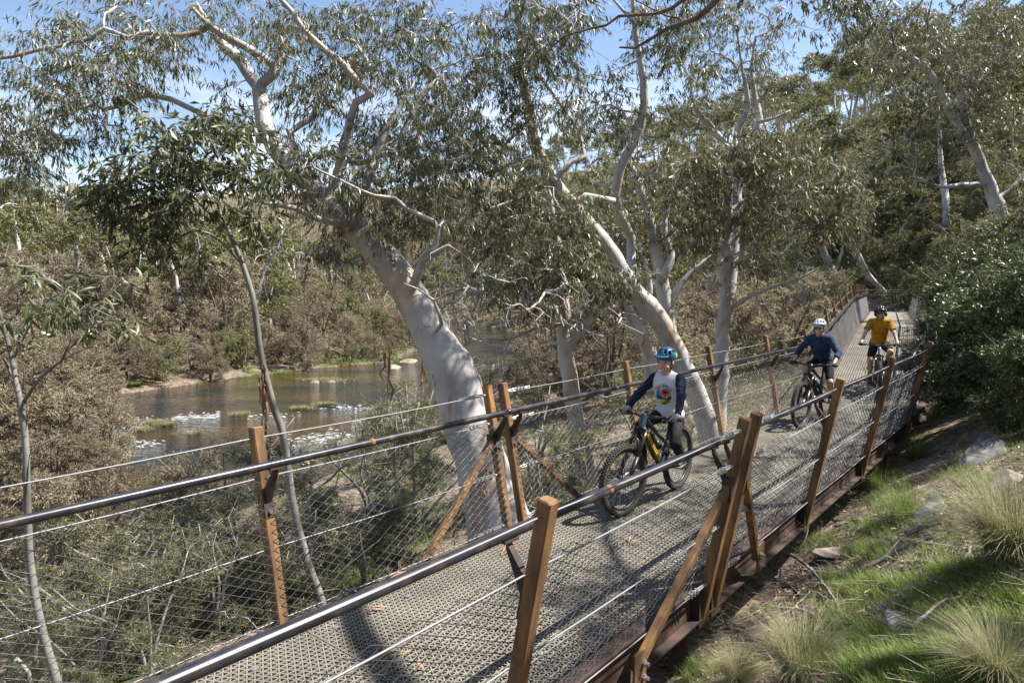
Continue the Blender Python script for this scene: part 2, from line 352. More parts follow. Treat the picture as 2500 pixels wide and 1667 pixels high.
Q = [[k, k+1, 60+k+1, 60+k] for k in range(59)]
rv = link('river', mesh_np('river', V, [Q], [water_mat()])); tag(rv, 'shallow brown river with rippled blue reflections', kind='structure')
# white water: many small froth lumps riding on the surface
M['foam'] = noise_mat('river foam', [(.35, (.22, .24, .25)), (.6, (.48, .49, .50))], scale=3, rough=.8, bump=.6, bscale=14, bdist=.03)
def foam(px0, py0, px1, py1, wid, n, seed):
    rg = np.random.default_rng(seed); a = onz(px0, py0, WATER); b = onz(px1, py1, WATER); mb = MB()
    d = b-a; pr = np.array([-d[1], d[0], 0]); pr /= np.linalg.norm(pr)
    V = []; T = []
    for j in range(n):
        t = rg.random(); c = a+d*t+pr*rg.normal()*wid*.30*(.35+1.3*abs(math.sin(t*9+seed))); s = rg.uniform(.018, .06); k = 6
        an = np.arange(k)*2*math.pi/k + rg.random(); rad = s*rg.uniform(.5, 1.3, k)
        e = d/np.linalg.norm(d)
        ring = c + np.outer(np.cos(an)*rad*2.6, e) + np.outer(np.sin(an)*rad*.55, pr); ring[:, 2] = WATER+.004+rg.uniform(0, .006)
        top = c+np.array([0, 0, rg.uniform(.01, .045)]); o = len(V); V += list(ring)+[top]
        T += [[o+i, o+(i+1) % k, o+k] for i in range(k)]
    return V, T
FV = []; FT = []
for (a, b, c, d, w, n, s) in [(240, 1020, 335, 1045, 1.2, 150, 1), (425, 1020, 535, 1015, .8, 70, 2), (790, 990, 900, 1000, .7, 60, 3), (700, 1075, 860, 1060, 1.0, 60, 4), (905, 838, 1010, 812, 2.4, 260, 5), (885, 800, 960, 795, 2.0, 140, 6), (905, 850, 990, 858, 2, 160, 16), (300, 1075, 390, 1085, .7, 40, 7), (640, 1010, 700, 1018, .7, 25, 8), (1120, 880, 1300, 905, 2.2, 70, 9), (600, 1100, 760, 1130, .8, 30, 11), (860, 1030, 990, 1018, .6, 40, 12)]:
    v_, t_ = foam(a, b, c, d, w*1.5, int(n*1.5), s); FT += [[i+len(FV) for i in q] for q in t_]; FV += v_
fo = link('white_water', mesh_np('white_water', FV, [FT], [M['foam']])); tag(fo, 'white froth of the small rapids in the river', kind='stuff')

# ================================================================== FOOTBRIDGE
root = wroot('footbridge', uv(-2.95, 4.8), 'long rusty steel footbridge with beige grating deck and wire mesh rails', 'footbridge')
UL, UR = -3.85, -2.06
PL = [uv(UL, -1.2), uv(UL, 4.8), uv(UL, 14.27), np.array([12.2, 24.0, .8]), np.array([19.9, 38.0, .75]), np.array([22.6, 37.2, .75])+np.array([3.2, -.6, 0])]
PR = [uv(UR, -1.2), uv(UR, 4.8), uv(UR, 14.42), None, None, None]
wid = UR-UL
def norm2(d): n = np.array([d[1], -d[0], 0.0]); return n/np.linalg.norm(n)
n3 = norm2(PL[3]-PL[2]); n4 = norm2(PL[4]-PL[3])
PR[3] = PL[3]+(n3+n4)/np.linalg.norm(n3+n4)*wid
PR[4] = PL[4]+n4*wid+(PL[3]-PL[4])/np.linalg.norm(PL[4]-PL[3])*1.6
# grating panels -----------------------------------------------------
def clipseg(p, d, L, w):
    lo, hi = -1e9, 1e9
    for c in range(2):
        mx = (L, w)[c]
        if abs(d[c]) < 1e-9:
            if p[c] < 0 or p[c] > mx: return None
        else:
            a, b = sorted((-p[c]/d[c], (mx-p[c])/d[c])); lo, hi = max(lo, a), min(hi, b)
    return (lo, hi) if hi-lo > .02 else None
def grating(a0, a1, b0, b1, pitch, bw, dep):
    """bars in three directions between left edge a0-a1 and right edge b0-b1"""
    L = np.linalg.norm((a1+b1)/2-(a0+b0)/2); w = np.linalg.norm(b0-a0)
    f = lambda s, t: (a0*(1-s/L)+a1*s/L)*(1-t/w)+(b0*(1-s/L)+b1*s/L)*(t/w)
    mb = MB(); S = []
    hh = pitch*.866
    for j in range(int(w/hh)+1): S.append(((0, j*hh+.01), (L, j*hh+.01), 0))
    for sg, zo in ((1, .0012), (-1, .0024)):
        d = np.array([.5, .866*sg])
        for k in range(-int(w/pitch)-2, int((L+w)/pitch)+2):
            p = np.array([k*pitch, .01 if sg > 0 else .01]) if sg > 0 else np.array([k*pitch, .01])
            r = clipseg(p, d, L, w)
            if r: S.append((p+d*r[0], p+d*r[1], zo))
    for e in (0.006, L-.006): S.append(((e, 0), (e, w), .0036))
    for p, q, zo in S:
        A, B = f(*p), f(*q); d = B-A; d /= np.linalg.norm(d); sd = np.cross(d, UP)
        V = []
        for P in (A, B):
            V += [P-sd*bw*.42-UP*dep, P-sd*bw/2-UP*zo, P+sd*bw/2-UP*zo, P+sd*bw*.42-UP*dep]
        mb.add(V, [[0, 4, 5, 1], [1, 5, 6, 2], [2, 6, 7, 3]])
    return mb
def panels(a0, a1, b0, b1, n, pitch=.05, bw=.0085, dep=.046):
    for k in range(n):
        t0, t1 = k/n, (k+1)/n; g = .004/np.linalg.norm(a1-a0)
        grating(a0+(a1-a0)*(t0+g), a0+(a1-a0)*(t1-g), b0+(b1-b0)*(t0+g), b0+(b1-b0)*(t1-g), pitch, bw, dep).build('grating_panel', M['grate'], root)
panels(uv(UL+.06, -1.2), PL[1]+NV*.06, uv(UR-.06, -1.2), PR[1]-NV*.06, 5)
panels(PL[1]+NV*.06, PL[2]+NV*.06, PR[1]-NV*.06, PR[2]-NV*.06, 8)
panels(PL[2]+NV*.07, PL[3]+n3*.07, PR[2]-NV*.07, PR[3]-n3*.07, 9, .06, .016)
panels(PL[3]+n3*.07, PL[4]+n4*.07, PR[3]-n3*.07, PR[4]-n4*.07, 8, .12, .07)
panels(PL[4]+n4*.07, PL[5]+n4*.3, PR[4]-n4*.07, PR[4]-n4*.07+np.array([3.6, -.9, 0]), 2, .12, .07)
# little hold-down clips that pin the panels
for v in np.arange(-.4, 13.8, .59):
    for u in (UL+.30, UL+.90, UR-.30):
        mb = MB(); mb.box(uv(u+.02*math.sin(v*7), v, .004), [DV, NV, UP], [.020, .014, .003]); mb.cyl(uv(u+.02*math.sin(v*7), v, .006), uv(u+.02*math.sin(v*7), v, .011), .008, 6); mb.build('panel_clip', M['bolt'], root)
# beams ---------------------------------------------------------------
def ibeam(a, b, inward, dep=.27):
    a = a-UP*.0; b = b-UP*.0; d = (b-a)/np.linalg.norm(b-a); mb = MB()
    mb.bar(a-UP*.006+inward*.02, b-UP*.006+inward*.02, .13, .012)
    mb.bar(a-UP*(dep-.006)+inward*.02, b-UP*(dep-.006)+inward*.02, .15, .012)
    mb.bar(a-UP*dep/2+inward*.02, b-UP*dep/2+inward*.02, .010, dep-.026)
    return mb
for i in range(5):
    nl = norm2(PL[i+1]-PL[i]); 
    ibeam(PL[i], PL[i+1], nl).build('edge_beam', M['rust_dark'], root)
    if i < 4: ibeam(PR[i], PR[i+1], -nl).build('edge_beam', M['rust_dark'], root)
def lerp(a, b, t): return a+(b-a)*t
for (i, n) in ((0, 5), (1, 8), (2, 9), (3, 8)):
    for k in range(n+1 if i == 0 else n):
        t = (k+.5)/n if i else k/n*.98+.01
        mb = MB(); a = lerp(PL[i], PL[i+1], t); b = lerp(PR[i], PR[i+1], t)
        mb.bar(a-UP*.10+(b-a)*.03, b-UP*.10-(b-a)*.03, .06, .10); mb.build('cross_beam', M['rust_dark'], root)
# posts ----------------------------------------------------------------
LEAN = math.tan(math.radians(11.0))
def lean_dir(out): d = UP+out*LEAN; return d/np.linalg.norm(d)
def post(base, out, along, hgt=1.25, below=.33, bracket=True, tilt=0.0):
    ld = lean_dir(out); top = base+ld*hgt/ld[2]; bot = base-ld*below
    mb = MB(); mb.bevbar(bot, top, .075, .075, up=along, bv=.008)
    p = mb.build('post', M['rust'], root)
    if bracket:
        mb = MB(); a = base+ld*(.86); r = rail_pt(base, out)
        s0 = a-out*.0375
        mb.bar(s0+UP*.0, s0-ld*.17, .07, .012, up=out)                      # bolt plate on the post
        # tapered arm to the rail
        e = r-UP*.03; sd = along*.018
        V = [s0-UP*.12-sd, s0-UP*.12+sd, s0+UP*.03-sd, s0+UP*.03+sd, e-UP*.035-sd, e-UP*.035+sd, e-sd, e+sd]
        mb.add(V, [[0, 4, 5, 1], [2, 3, 7, 6], [0, 2, 6, 4], [1, 5, 7, 3], [4, 6, 7, 5]])
        mb.bar(e-along*.05+UP*.004, e+along*.05+UP*.004, .05, .012)
        mb.build('rail_bracket', M['rust_dark'], p)
        for q in (.03, .13): mb = MB(); mb.cyl(s0-ld*q-out*.006, s0-ld*q-out*.024, .012, 6); mb.build('bolt', M['bolt'], p)
    return p
RAILZ = 1.05
def rail_pt(base, out): return base+UP*RAILZ+out*(RAILZ*LEAN-.19)
VP = [-.05, 2.37, 4.69, 4.91, 7.2, 9.63, 12.05, 14.27]
LPOST = [(uv(UL-.07, v), -NV, DV) for v in VP]
RPOST = [(uv(UR+.07, v), NV, DV) for v in VP[:-2]+[12.48]]
def run(Pa, Pb, n, inc0=False):
    nl = norm2(Pb-Pa); al = (Pb-Pa)/np.linalg.norm(Pb-Pa)
    return [(lerp(Pa, Pb, (k+(0 if inc0 else 1))/n), nl, al) for k in range(n)]
L3posts = [(p-n*.07, -n, a) for p, n, a in run(PL[2], PL[3], 6)]
L4posts = [(p-n*.07, -n, a) for p, n, a in run(PL[3], PL[4], 6)]
L5posts = [(p-n*.07, -n, a) for p, n, a in run(PL[4], PL[5], 3)]
R3posts = [(p+n*.07, n, a) for p, n, a in run(PR[2], PR[3], 6)]
R4posts = [(p+n*.07, n, a) for p, n, a in run(PR[3], PR[4], 5)]
for b, o, a in LPOST+L3posts+L4posts+L5posts+RPOST+R3posts+R4posts: post(b, o, a, 1.25+.005*max(0, b@DV))
# rails ------------------------------------------------------------------
def poly_rail(P, r=.0265):
    mb = MB(); Q = []
    for a, b in zip(P[:-1], P[1:]):
        Q += [lerp(a, b, t) for t in np.linspace(0, .97, 6)]
    mb.tube(Q+[P[-1]], r, 14); return mb
def back(bs, v): return (bs[0]+DV*(v-VP[0]), bs[1], bs[2])
Lr = [rail_pt(*back(LPOST[0], -1.2)[:2])]+[rail_pt(b, o) for b, o, a in LPOST]
Rr = [rail_pt(*back(RPOST[0], -1.2)[:2])]+[rail_pt(b, o) for b, o, a in RPOST]
for P in (Lr[:4], Lr[3:], [Lr[-1]]+[rail_pt(b, o) for b, o, a in L3posts], [rail_pt(*L3posts[-1][:2])]+[rail_pt(b, o) for b, o, a in L4posts], [rail_pt(*L4posts[-1][:2])]+[rail_pt(b, o) for b, o, a in L5posts],
          Rr[:4], Rr[3:], [Rr[-1]]+[rail_pt(b, o) for b, o, a in R3posts], [rail_pt(*R3posts[-1][:2])]+[rail_pt(b, o) for b, o, a in R4posts]):
    poly_rail(P).build('handrail', M['rail'], root, True)
for (Pp, v) in ((Lr, 3.15), (Rr, 3.25), (Lr, 6.6), (Rr, 6.3), (Lr, .5)):
    a, b = Pp[1], Pp[-1]; t = (v-VP[0])/((b-a)@DV); c = lerp(a, b, t)
    mb = MB(); mb.tube([c-DV*.02, c-DV*.006, c+DV*.006, c+DV*.02], [.0267, .0285, .0285, .0267], 14); mb.build('weld_ring', M['weld'], root, True)
# cables -------------------------------------------------------------------
def cable_pt(b, o, z): ld = lean_dir(o); return b+ld*(z/ld[2])
def cables(posts, zs, r=.0048):
    for z in zs:
        P = [cable_pt(b, o, z) for b, o, a in posts]; mb = MB(); Q = []
        for a, b in zip(P[:-1], P[1:]):
            for t in np.linspace(0, 1, 7)[:-1]: Q.append(lerp(a, b, t)-UP*.012*math.sin(math.pi*t)*np.linalg.norm(b-a)/2.4)
        mb.tube(Q+[P[-1]], r, 6); mb.build('cable', M['cable'], root, True)
ZS = [1.19, .93, .47, .015]
bl = (uv(UL-.07, -1.2), -NV, DV); br = (uv(UR+.07, -1.2), NV, DV)
cables([bl]+LPOST[:3], ZS); cables(LPOST[3:], ZS); cables([br]+RPOST[:3], ZS); cables(RPOST[3:], ZS)
cables([LPOST[-1]]+L3posts, ZS); cables([L3posts[-1]]+L4posts+L5posts, ZS[:2]); cables([RPOST[-1]]+R3posts, ZS)
# looped cable ends with clamps at the twin posts
def cable_end(p, z, sgn):
    b, o, a = p; c = cable_pt(b, o, z); d = a*sgn
    mb = MB()
    for s, q in ((.007, 0), (-.007, .004)): mb.tube([c+d*.05+UP*s, c+d*.16+UP*(s*2+q), c+d*.30+UP*s, c+d*.40+UP*s*1.5], .005, 5)
    for k in (.20, .25, .30):
        mb.box(c+d*k+UP*.002, [d, np.cross(d, UP), UP], [.010, .014, .018]); mb.torus(c+d*k, d, .016, .004, 10, 4)
    mb.cyl(c+d*.03, c+d*.075, .014, 8); mb.build('cable_clamp', M['bolt'], root)
for pp, sg in ((LPOST[2], -1), (LPOST[3], 1), (RPOST[2], -1), (RPOST[3], 1)):
    for z in ZS: cable_end(pp, z, sg)
# chain-link mesh ---------------------------------------------------------
def chain(Pa, Pb, oa, ob, z0=.0, z1=.94, p=.058, r=.0023):
    L = np.linalg.norm(Pb-Pa); n = int(L/p); m = int((z1-z0)/(p*.5))
    i = np.arange(n)[:, None]; j = np.arange(m+1)[None]
    s = (i*p+p*.5) + np.where((j+i) % 2 == 0, -p*.5, p*.5)*1.04
    t = s/L; z = z0+(z1-z0)*j/m + 0*i
    base = Pa+(Pb-Pa)*t[..., None]; o = oa+(ob-oa)*t[..., None]
    P = base + o*(LEAN*z+.0-.046+np.where(j % 2 == 0, .003, -.003))[..., None] + UP*z[..., None]
    A = P[:, :-1].reshape(-1, 3); B = P[:, 1:].reshape(-1, 3); d = B-A; d /= np.linalg.norm(d, axis=1, keepdims=True)
    x = np.cross(d, NV); x /= np.linalg.norm(x, axis=1, keepdims=True); y = np.cross(d, x)
    V = np.stack([q + r*(math.cos(w)*x+math.sin(w)*y) for q in (A, B) for w in (0, 2.094, 4.189)], 1)
    k = np.arange(len(A))[:, None]*6
    Q = np.concatenate([k+np.array([[a, b, b+3, a+3]]) for a, b in ((0, 1), (1, 2), (2, 0))])
    return V.reshape(-1, 3), Q
def mesh_run(posts, **kw):
    for (a, oa, _), (b, ob, _) in zip(posts[:-1], posts[1:]):
        if np.linalg.norm(b-a) < .4: continue
        V, Q = chain(a, b, oa, ob, **kw); wmesh('mesh_panel', V, [Q], [M['wire']], root, kind='stuff')
mesh_run([bl]+LPOST); mesh_run([br]+RPOST)
mesh_run([LPOST[-1]]+L3posts, r=.003); mesh_run([L3posts[-1]]+L4posts+L5posts, p=.11, r=.009)
mesh_run([RPOST[-1]]+R3posts+R4posts, p=.08, r=.003)
# braces at the twin posts --------------------------------------------------
def brace(p, sgn, dv, ztop=.78, zbot=-.16):
    b, o, a = p; t = cable_pt(b, o, ztop)+a*sgn*.04+o*.0; e = b+a*sgn*dv+o*.02+UP*zbot
    mb = MB(); mb.bevbar(t-a*sgn*.0, e, .055, .055, up=o, bv=.005)
    k = mb.build('brace', M['rust'], root)
    mb = MB(); mb.bar(t-UP*.10+a*sgn*.0, t+UP*.06, .07, .07, up=a); mb.build('gusset', M['rust_dark'], k)
    mb = MB(); mb.box(e+o*.035+UP*.03, [a, o, UP], [.07, .008, .11]); mb.build('foot_plate', M['rust'], k)
    for q in (-.03, .06): mb = MB(); mb.cyl(e+o*.03+UP*q-a*sgn*.03, e+o*.085+UP*q-a*sgn*.03, .012, 6); mb.cyl(e+o*.045+UP*q-a*sgn*.03, e+o*.062+UP*q-a*sgn*.03, .021, 6); mb.build('bolt', M['bolt'], k)
brace(RPOST[2], -1, 1.12); brace(RPOST[3], 1, .72, .80, -.10); brace(LPOST[2], -1, 1.15); brace(LPOST[3], 1, 1.15)
# box stubs under the posts on the right side
for (b, o, a) in RPOST:
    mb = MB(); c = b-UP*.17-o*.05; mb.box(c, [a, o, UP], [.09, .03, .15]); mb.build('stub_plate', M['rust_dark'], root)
for v in (4.8, 12.0):
    for u in (UL+.2, UR-.2):
        mb = MB(); q = uv(u, v); mb.cyl(np.array([q[0], q[1], hz(q[0], q[1])-.4]), uv(u, v, -.25), .07, 14); mb.build('pile', M['rust_dark'], root)
mb = MB(); mb.bar(uv(UL, 4.8, -.36), uv(UR-.10, 4.8, -.36), .14, .14); mb.build('headstock', M['rust_dark'], root)
# distant side fence of the walkway beyond the last bend
pa, pb = at(2112, 757, 40.5), at(1990, 757, 43.0)
pa[2] = pb[2] = .75
fr = wroot('mesh_fence', (pa+pb)/2, 'far rusty post and mesh fence running left beyond the end of the footbridge', 'fence')
nl = norm2(pb-pa); al = (pb-pa)/np.linalg.norm(pb-pa)
for k in range(5):
    q = lerp(pa, pb, k/4); mb = MB(); mb.bar(q-UP*1.4, q+UP*1.3, .09, .09, up=al); mb.build('post', M['rust'], fr)
V, Q = chain(pa, pb, nl, nl, p=.14, r=.008, z1=1.1); wmesh('mesh_panel', V, [Q], [M['wire']], fr, kind='stuff')
mb = MB(); mb.bar(pa+UP*1.1, pb+UP*1.1, .05, .05); mb.build('handrail', M['rail'], fr)
# ================================================================== PLANTS
def catmull(P, step):
    P = np.asarray(P, float); out = []
    Q = np.vstack([2*P[0]-P[1], P, 2*P[-1]-P[-2]])
    for i in range(1, len(Q)-2):
        a, b, c, d = Q[i-1], Q[i], Q[i+1], Q[i+2]; n = max(1, int(np.linalg.norm(c[:3]-b[:3])/step))
        for t in np.arange(n)/n:
            out.append(.5*((2*b)+(c-a)*t+(2*a-5*b+4*c-d)*t*t+(3*b-a-3*c+d)*t**3))
    out.append(P[-1]); o = np.array(out); o[:, 3] = np.maximum(o[:, 3], .002); return o
def unit(v): return v/np.maximum(np.linalg.norm(v, axis=-1, keepdims=True), 1e-9)
def cones(A, B, ra, rb, n=3):
    d = unit(B-A); x = unit(np.cross(d, [.31, .22, .92])); y = np.cross(d, x); V = []
    ra = np.broadcast_to(ra, len(A))[:, None]; rb = np.broadcast_to(rb, len(A))[:, None]
    for q, r in ((A, ra), (B, rb)):
        for w in range(n): an = w*2*math.pi/n; V.append(q+r*(math.cos(an)*x+math.sin(an)*y))
    V = np.stack(V, 1); k = np.arange(len(A))[:, None]*2*n
    Q = np.concatenate([k+np.array([[a, (a+1) % n, n+(a+1) % n, n+a]]) for a in range(n)])
    return V.reshape(-1, 3), Q
class Tree:
    def __init__(s, seed, step=.16, wob=.0):
        s.rg = np.random.default_rng(seed); s.pos = []; s.par = []; s.rad = []; s.tips = []; s.step = step; s.wob = wob; s.lock = []
    def limb(s, P, attach=True, parent=None):
        """P rows x,y,z,r ; first row joins the nearest existing wood"""
        C = catmull(P, s.step)
        if s.wob: C[1:-1, :3] += s.rg.normal(size=(len(C)-2, 3))*s.wob*np.minimum(1, C[1:-1, 3:]*12)
        par = -1
        if s.pos:
            A = np.array(s.pos); par = int(np.argmin(np.linalg.norm(A-C[0, :3], axis=1)))
        for c in C:
            s.pos.append(c[:3].copy()); s.rad.append(c[3]); s.par.append(par); s.lock.append(0); par = len(s.pos)-1
    def ban(s, z):      # no twigs below this height on the wood so far
        for i, p in enumerate(s.pos): s.lock[i] = 1 if p[2] < z else 0
    def grow(s, targets, sag=.15, leafy=True, maxd=9.0):
        A = np.array(s.pos); free = np.array(s.lock) == 0
        T = np.asarray(targets, float)
        if not len(T): return
        dm = np.array([np.min(np.linalg.norm(A[free]-t, axis=1)) for t in T])
        cap = len(A)+len(T)*40; buf = np.zeros((cap, 3)); buf[:len(A)] = A; pen = np.zeros(cap); pen[:len(A)] = np.where(free, 0, 1e6); n = len(A)
        for j in np.argsort(dm):
            t = T[j]; d = np.linalg.norm(buf[:n]-t, axis=1)+pen[:n]; k = int(np.argmin(d)); L = d[k]
            if L > maxd: continue
            m = max(2, min(30, int(L/.22))); a = buf[k]; c = (a+t)/2+UP*sag*L+s.rg.normal(size=3)*.13*L; par = k
            for q in np.arange(1, m+1)/m:
                p = a*(1-q)**2+2*c*q*(1-q)+t*q*q + s.rg.normal(size=3)*.012*min(L, 1)
                if n >= cap: break
                buf[n] = p; pen[n] = .12 if q > .8 else 0; s.pos.append(p); s.par.append(par); s.rad.append(0); s.lock.append(0); par = n; n += 1
            s.tips.append((par, leafy))
    def finish(s, r0=.004, ex=.5):
        cnt = np.zeros(len(s.pos))
        for t, _ in s.tips: cnt[t] += 1
        for i in range(len(s.pos)-1, -1, -1):
            if s.par[i] >= 0: cnt[s.par[i]] += cnt[i]
        s.rad = np.maximum(np.array(s.rad), np.where(np.array(s.rad) > 0, 0, r0*np.maximum(cnt, 1)**ex))
    def wood(s, mb, rmin=0.0):
        kids = [[] for _ in s.pos]
        for i, p in enumerate(s.par):
            if p >= 0: kids[p].append(i)
        stack = [(0, -1)]
        while stack:
            i, p0 = stack.pop(); ch = [p0, i] if p0 >= 0 else [i]
            while kids[i]:
                ks = sorted(kids[i], key=lambda k: -s.rad[k]); i2 = ks[0]
                for k in ks[1:]: stack.append((k, i))
                ch.append(i2); i = i2
            P = np.array([s.pos[k] for k in ch]); R = np.array([s.rad[k] for k in ch])
            if p0 >= 0: R[0] = min(R[0], R[1]*1.25)
            if len(P) < 2: continue
            r = R.max(); n = 18 if r > .12 else 10 if r > .05 else 7 if r > .02 else 5 if r > .008 else 3
            mb.tube(P, R, n, cap=r > .02)
    def leaves(s, per=12, tw=5, twl=(.15, .42), L=(.08, .14), Wd=(.014, .022), droop=.65, rtw=.0016):
        """hanging leaf sprays at every twig end; returns twig and leaf geometry"""
        rg = s.rg; tp = np.array([s.pos[t] for t, f in s.tips if f]); 
        if not len(tp): return None
        N = len(tp)*tw; P = np.repeat(tp, tw, 0); D = rg.normal(size=(N, 3)); D[:, 2] = D[:, 2]*.6-.25*droop; D = unit(D); ln = rg.uniform(*twl, N)
        E = P+D*ln[:, None]; E[:, 2] -= .12*droop*ln
        tv, tq = cones(P, E, rtw*1.5, rtw*.6)
        M_ = N*per; k = np.repeat(np.arange(N), per); t = rg.uniform(.15, 1.05, M_)[:, None]
        B = P[k]*(1-t)+E[k]*t+rg.normal(size=(M_, 3))*.012
        d = rg.normal(size=(M_, 3)); d = unit(d)*(1-droop)+np.array([0, 0, -1])*droop+D[k]*.35; d = unit(d)
        return tv, tq, B, d, rg.uniform(*L, M_), rg.uniform(*Wd, M_)
def leaf_geo(B, d, L, Wd, rg, fold=.12):
    sd = unit(np.cross(d, rg.normal(size=B.shape))); up = np.cross(sd, d)
    L = L[:, None]; Wd = Wd[:, None]; m = B+d*L*.42+up*L*fold
    V = np.stack([B, m+sd*Wd/2, B+d*L+up*L*rg.uniform(-.15, .1, (len(B), 1)), m-sd*Wd/2], 1)
    return V.reshape(-1, 3), np.arange(len(B)*4).reshape(-1, 4)
def single_leaf(name='leaf'):
    """one curved gum leaf along +Y, unit length"""
    V = []; Q = []
    for j, (y, w) in enumerate(((0, .015), (.12, .06), (.35, .115), (.6, .10), (.82, .05), (1, .004))):
        x = .10*math.sin(y*math.pi*.9)
        for k in (-1, 0, 1): V.append((x+k*w, y, -.06*math.sin(y*3)+abs(k)*w*.35))
    for j in range(5):
        for k in range(2): a = j*3+k; Q.append([a, a+1, a+4, a+3])
    return V, Q
LEAFPART = {}
def leaf_part_mesh(mname):
    if mname not in LEAFPART:
        V, Q = single_leaf(); m = M[mname].copy(); m.name = mname+' single'; t = m.node_tree
        oi = nd(t, 'ShaderNodeObjectInfo')
        for n in t.nodes:
            if n.type == 'VALTORGB': t.links.new(oi.outputs['Random'], n.inputs[0])
        LEAFPART[mname] = mesh_np('leaf', V, [Q], [m])
    return LEAFPART[mname]
def blobpts(rg, blobs, dens=1.0):
    out = []
    for b in blobs:
        px, py, rx, ry, Y, dY, n = b
        for _ in range(max(1, int(n*dens))):
            a = rg.uniform(0, 2*math.pi); r = math.sqrt(rg.uniform(0, 1)); out.append(at(px+rx*r*math.cos(a), py+ry*r*math.sin(a), Y+rg.uniform(-dY, dY)))
    return np.array(out)
def plimb(rows, Y, dY=0.0):
    """photo trace -> world limb; Y may run from Y to Y+dY along it"""
    n = len(rows); out = []
    for i, (px, py, w) in enumerate(rows):
        y = Y+dY*i/max(1, n-1); p = at(px, py, y); out.append([*p, w/FPX*y*.5])
    return out
def emit_tree(T, name, label, cat, group, lm, bark, per, tw, L, Wd, droop=.65, twl=(.15, .42), nparts=0, r0=.004, ex=.5, scale_part=None, twm='twig', trunkname='trunk', fold=.12):
    T.finish(r0, ex); base = T.pos[0]
    rt = wroot(name, base, label, cat, group)
    mb = MB(); T.wood(mb); mb.build(trunkname, M[bark], rt, True)
    lv = T.leaves(per, tw, twl, L, Wd, droop)
    if lv is None: return rt
    tv, tq, B, d, Ln, Wn = lv
    wmesh('twigs', tv, [tq], [M[twm]], rt, kind='stuff')
    if nparts:
        # the leaves that show largest become parts
        dist = np.linalg.norm(B-np.array([0, 0, EYE]), axis=1); fr = np.abs(B[:, 0]/np.maximum(B[:, 1], .1)) < .74
        fr &= np.abs((B[:, 2]-EYE)/np.maximum(B[:, 1], .1)) < .55
        o = np.argsort(np.where(fr, -Ln/dist, 1)); sel = o[:nparts]; me = leaf_part_mesh(lm)
        for i in sel:
            y = Vector(d[i]); x = Vector(T.rg.normal(size=3)).cross(y).normalized(); z = x.cross(y)
            R = Matrix((x, y, z)).transposed().to_4x4(); l = Ln[i]
            ob = bpy.data.objects.new('leaf', me); COL.objects.link(ob); ob.parent = rt
            ob.matrix_local = Matrix.Translation(Vector(B[i]-base)) @ R @ Matrix.Diagonal((l*Wn[i]/Ln[i]/.23, l, l, 1))
        keep = np.ones(len(B), bool); keep[sel] = False; B, d, Ln, Wn = B[keep], d[keep], Ln[keep], Wn[keep]
    if len(B):
        V, Q = leaf_geo(B, d, Ln, Wn, T.rg, fold)
        wmesh('crown', V, [Q], [M[lm]], rt, kind='stuff')
    return rt

GUM = 'gum trees along the walkway'
# ---- the big leaning gum beside the deck
Yb = 7.7
T = Tree(1, .14, .010)
T.limb(plimb([(1262, 1480, 250), (1240, 1380, 205), (1205, 1226, 150), (1152, 1073, 122), (1110, 920, 118), (1082, 867, 102), (1028, 765, 86), (962, 660, 78), (915, 608, 71), (866, 556, 64), (808, 504, 58), (745, 440, 52), (690, 385, 47), (655, 330, 42), (642, 280, 37), (633, 219, 34)], Yb, 1.2))
T.ban(at(1028, 765, 8)[2])
Yu = Yb+1.2
T.limb(plimb([(633, 215, 30), (600, 167, 29), (568, 130, 27), (537, 104, 22), (510, 60, 14), (480, 10, 9)], Yu, .5))
T.limb(plimb([(635, 210, 26), (662, 187, 24), (667, 161, 21), (641, 141, 20), (599, 115, 19), (552, 89, 18), (505, 60, 14), (470, 20, 9)], Yu, -.4))
T.limb(plimb([(508, 66, 14), (485, 78, 14), (443, 86, 14), (401, 86, 13), (360, 81, 13), (313, 94, 12), (255, 70, 12), (219, 96, 11), (172, 107, 10), (94, 122, 9), (31, 138, 8), (-40, 148, 6)], Yu-.3, -.6))
T.limb(plimb([(375, 88, 9), (344, 115, 8), (334, 150, 5)], Yu-.5, 0))
T.limb(plimb([(640, 340, 22), (585, 338, 17), (530, 300, 14), (469, 266, 13), (417, 242, 13), (365, 232, 13), (323, 237, 12), (302, 255, 11), (255, 268, 10), (229, 255, 9), (177, 271, 8), (100, 300, 5), (50, 330, 4)], Yu-.1, -.8))
T.limb(plimb([(690, 380, 22), (720, 365, 20), (707, 323, 16), (735, 302, 15), (762, 287, 14), (777, 245, 11), (798, 203, 8), (815, 150, 5)], Yu-.1, .4))
T.limb(plimb([(715, 400, 18), (808, 375, 16), (881, 401, 14), (923, 380, 13), (986, 375, 11), (1038, 391, 10), (1100, 393, 7), (1150, 380, 5)], Yu-.2, -.6))
T.limb(plimb([(800, 490, 26), (826, 420, 22), (840, 350, 21), (855, 292, 20), (871, 250, 19), (907, 229, 18), (881, 208, 18), (850, 172, 17), (798, 125, 16), (741, 73, 14), (709, 26, 12), (686, 0, 11), (640, -60, 7)], Yu-.4, -.8))
T.limb(plimb([(905, 228, 15), (915, 193, 14), (892, 146, 11), (860, 99, 8), (819, 94, 4)], Yu-.6, .3))
T.limb(plimb([(862, 540, 24), (912, 396, 20), (933, 333, 18), (944, 313, 17), (965, 281, 14), (985, 250, 10), (1010, 200, 6)], Yu-.5, .2))
T.limb(plimb([(850, 545, 18), (782, 538, 16), (720, 509, 14), (652, 496, 11), (600, 483, 9), (540, 470, 6), (470, 455, 4)], Yb+.5, -.8))
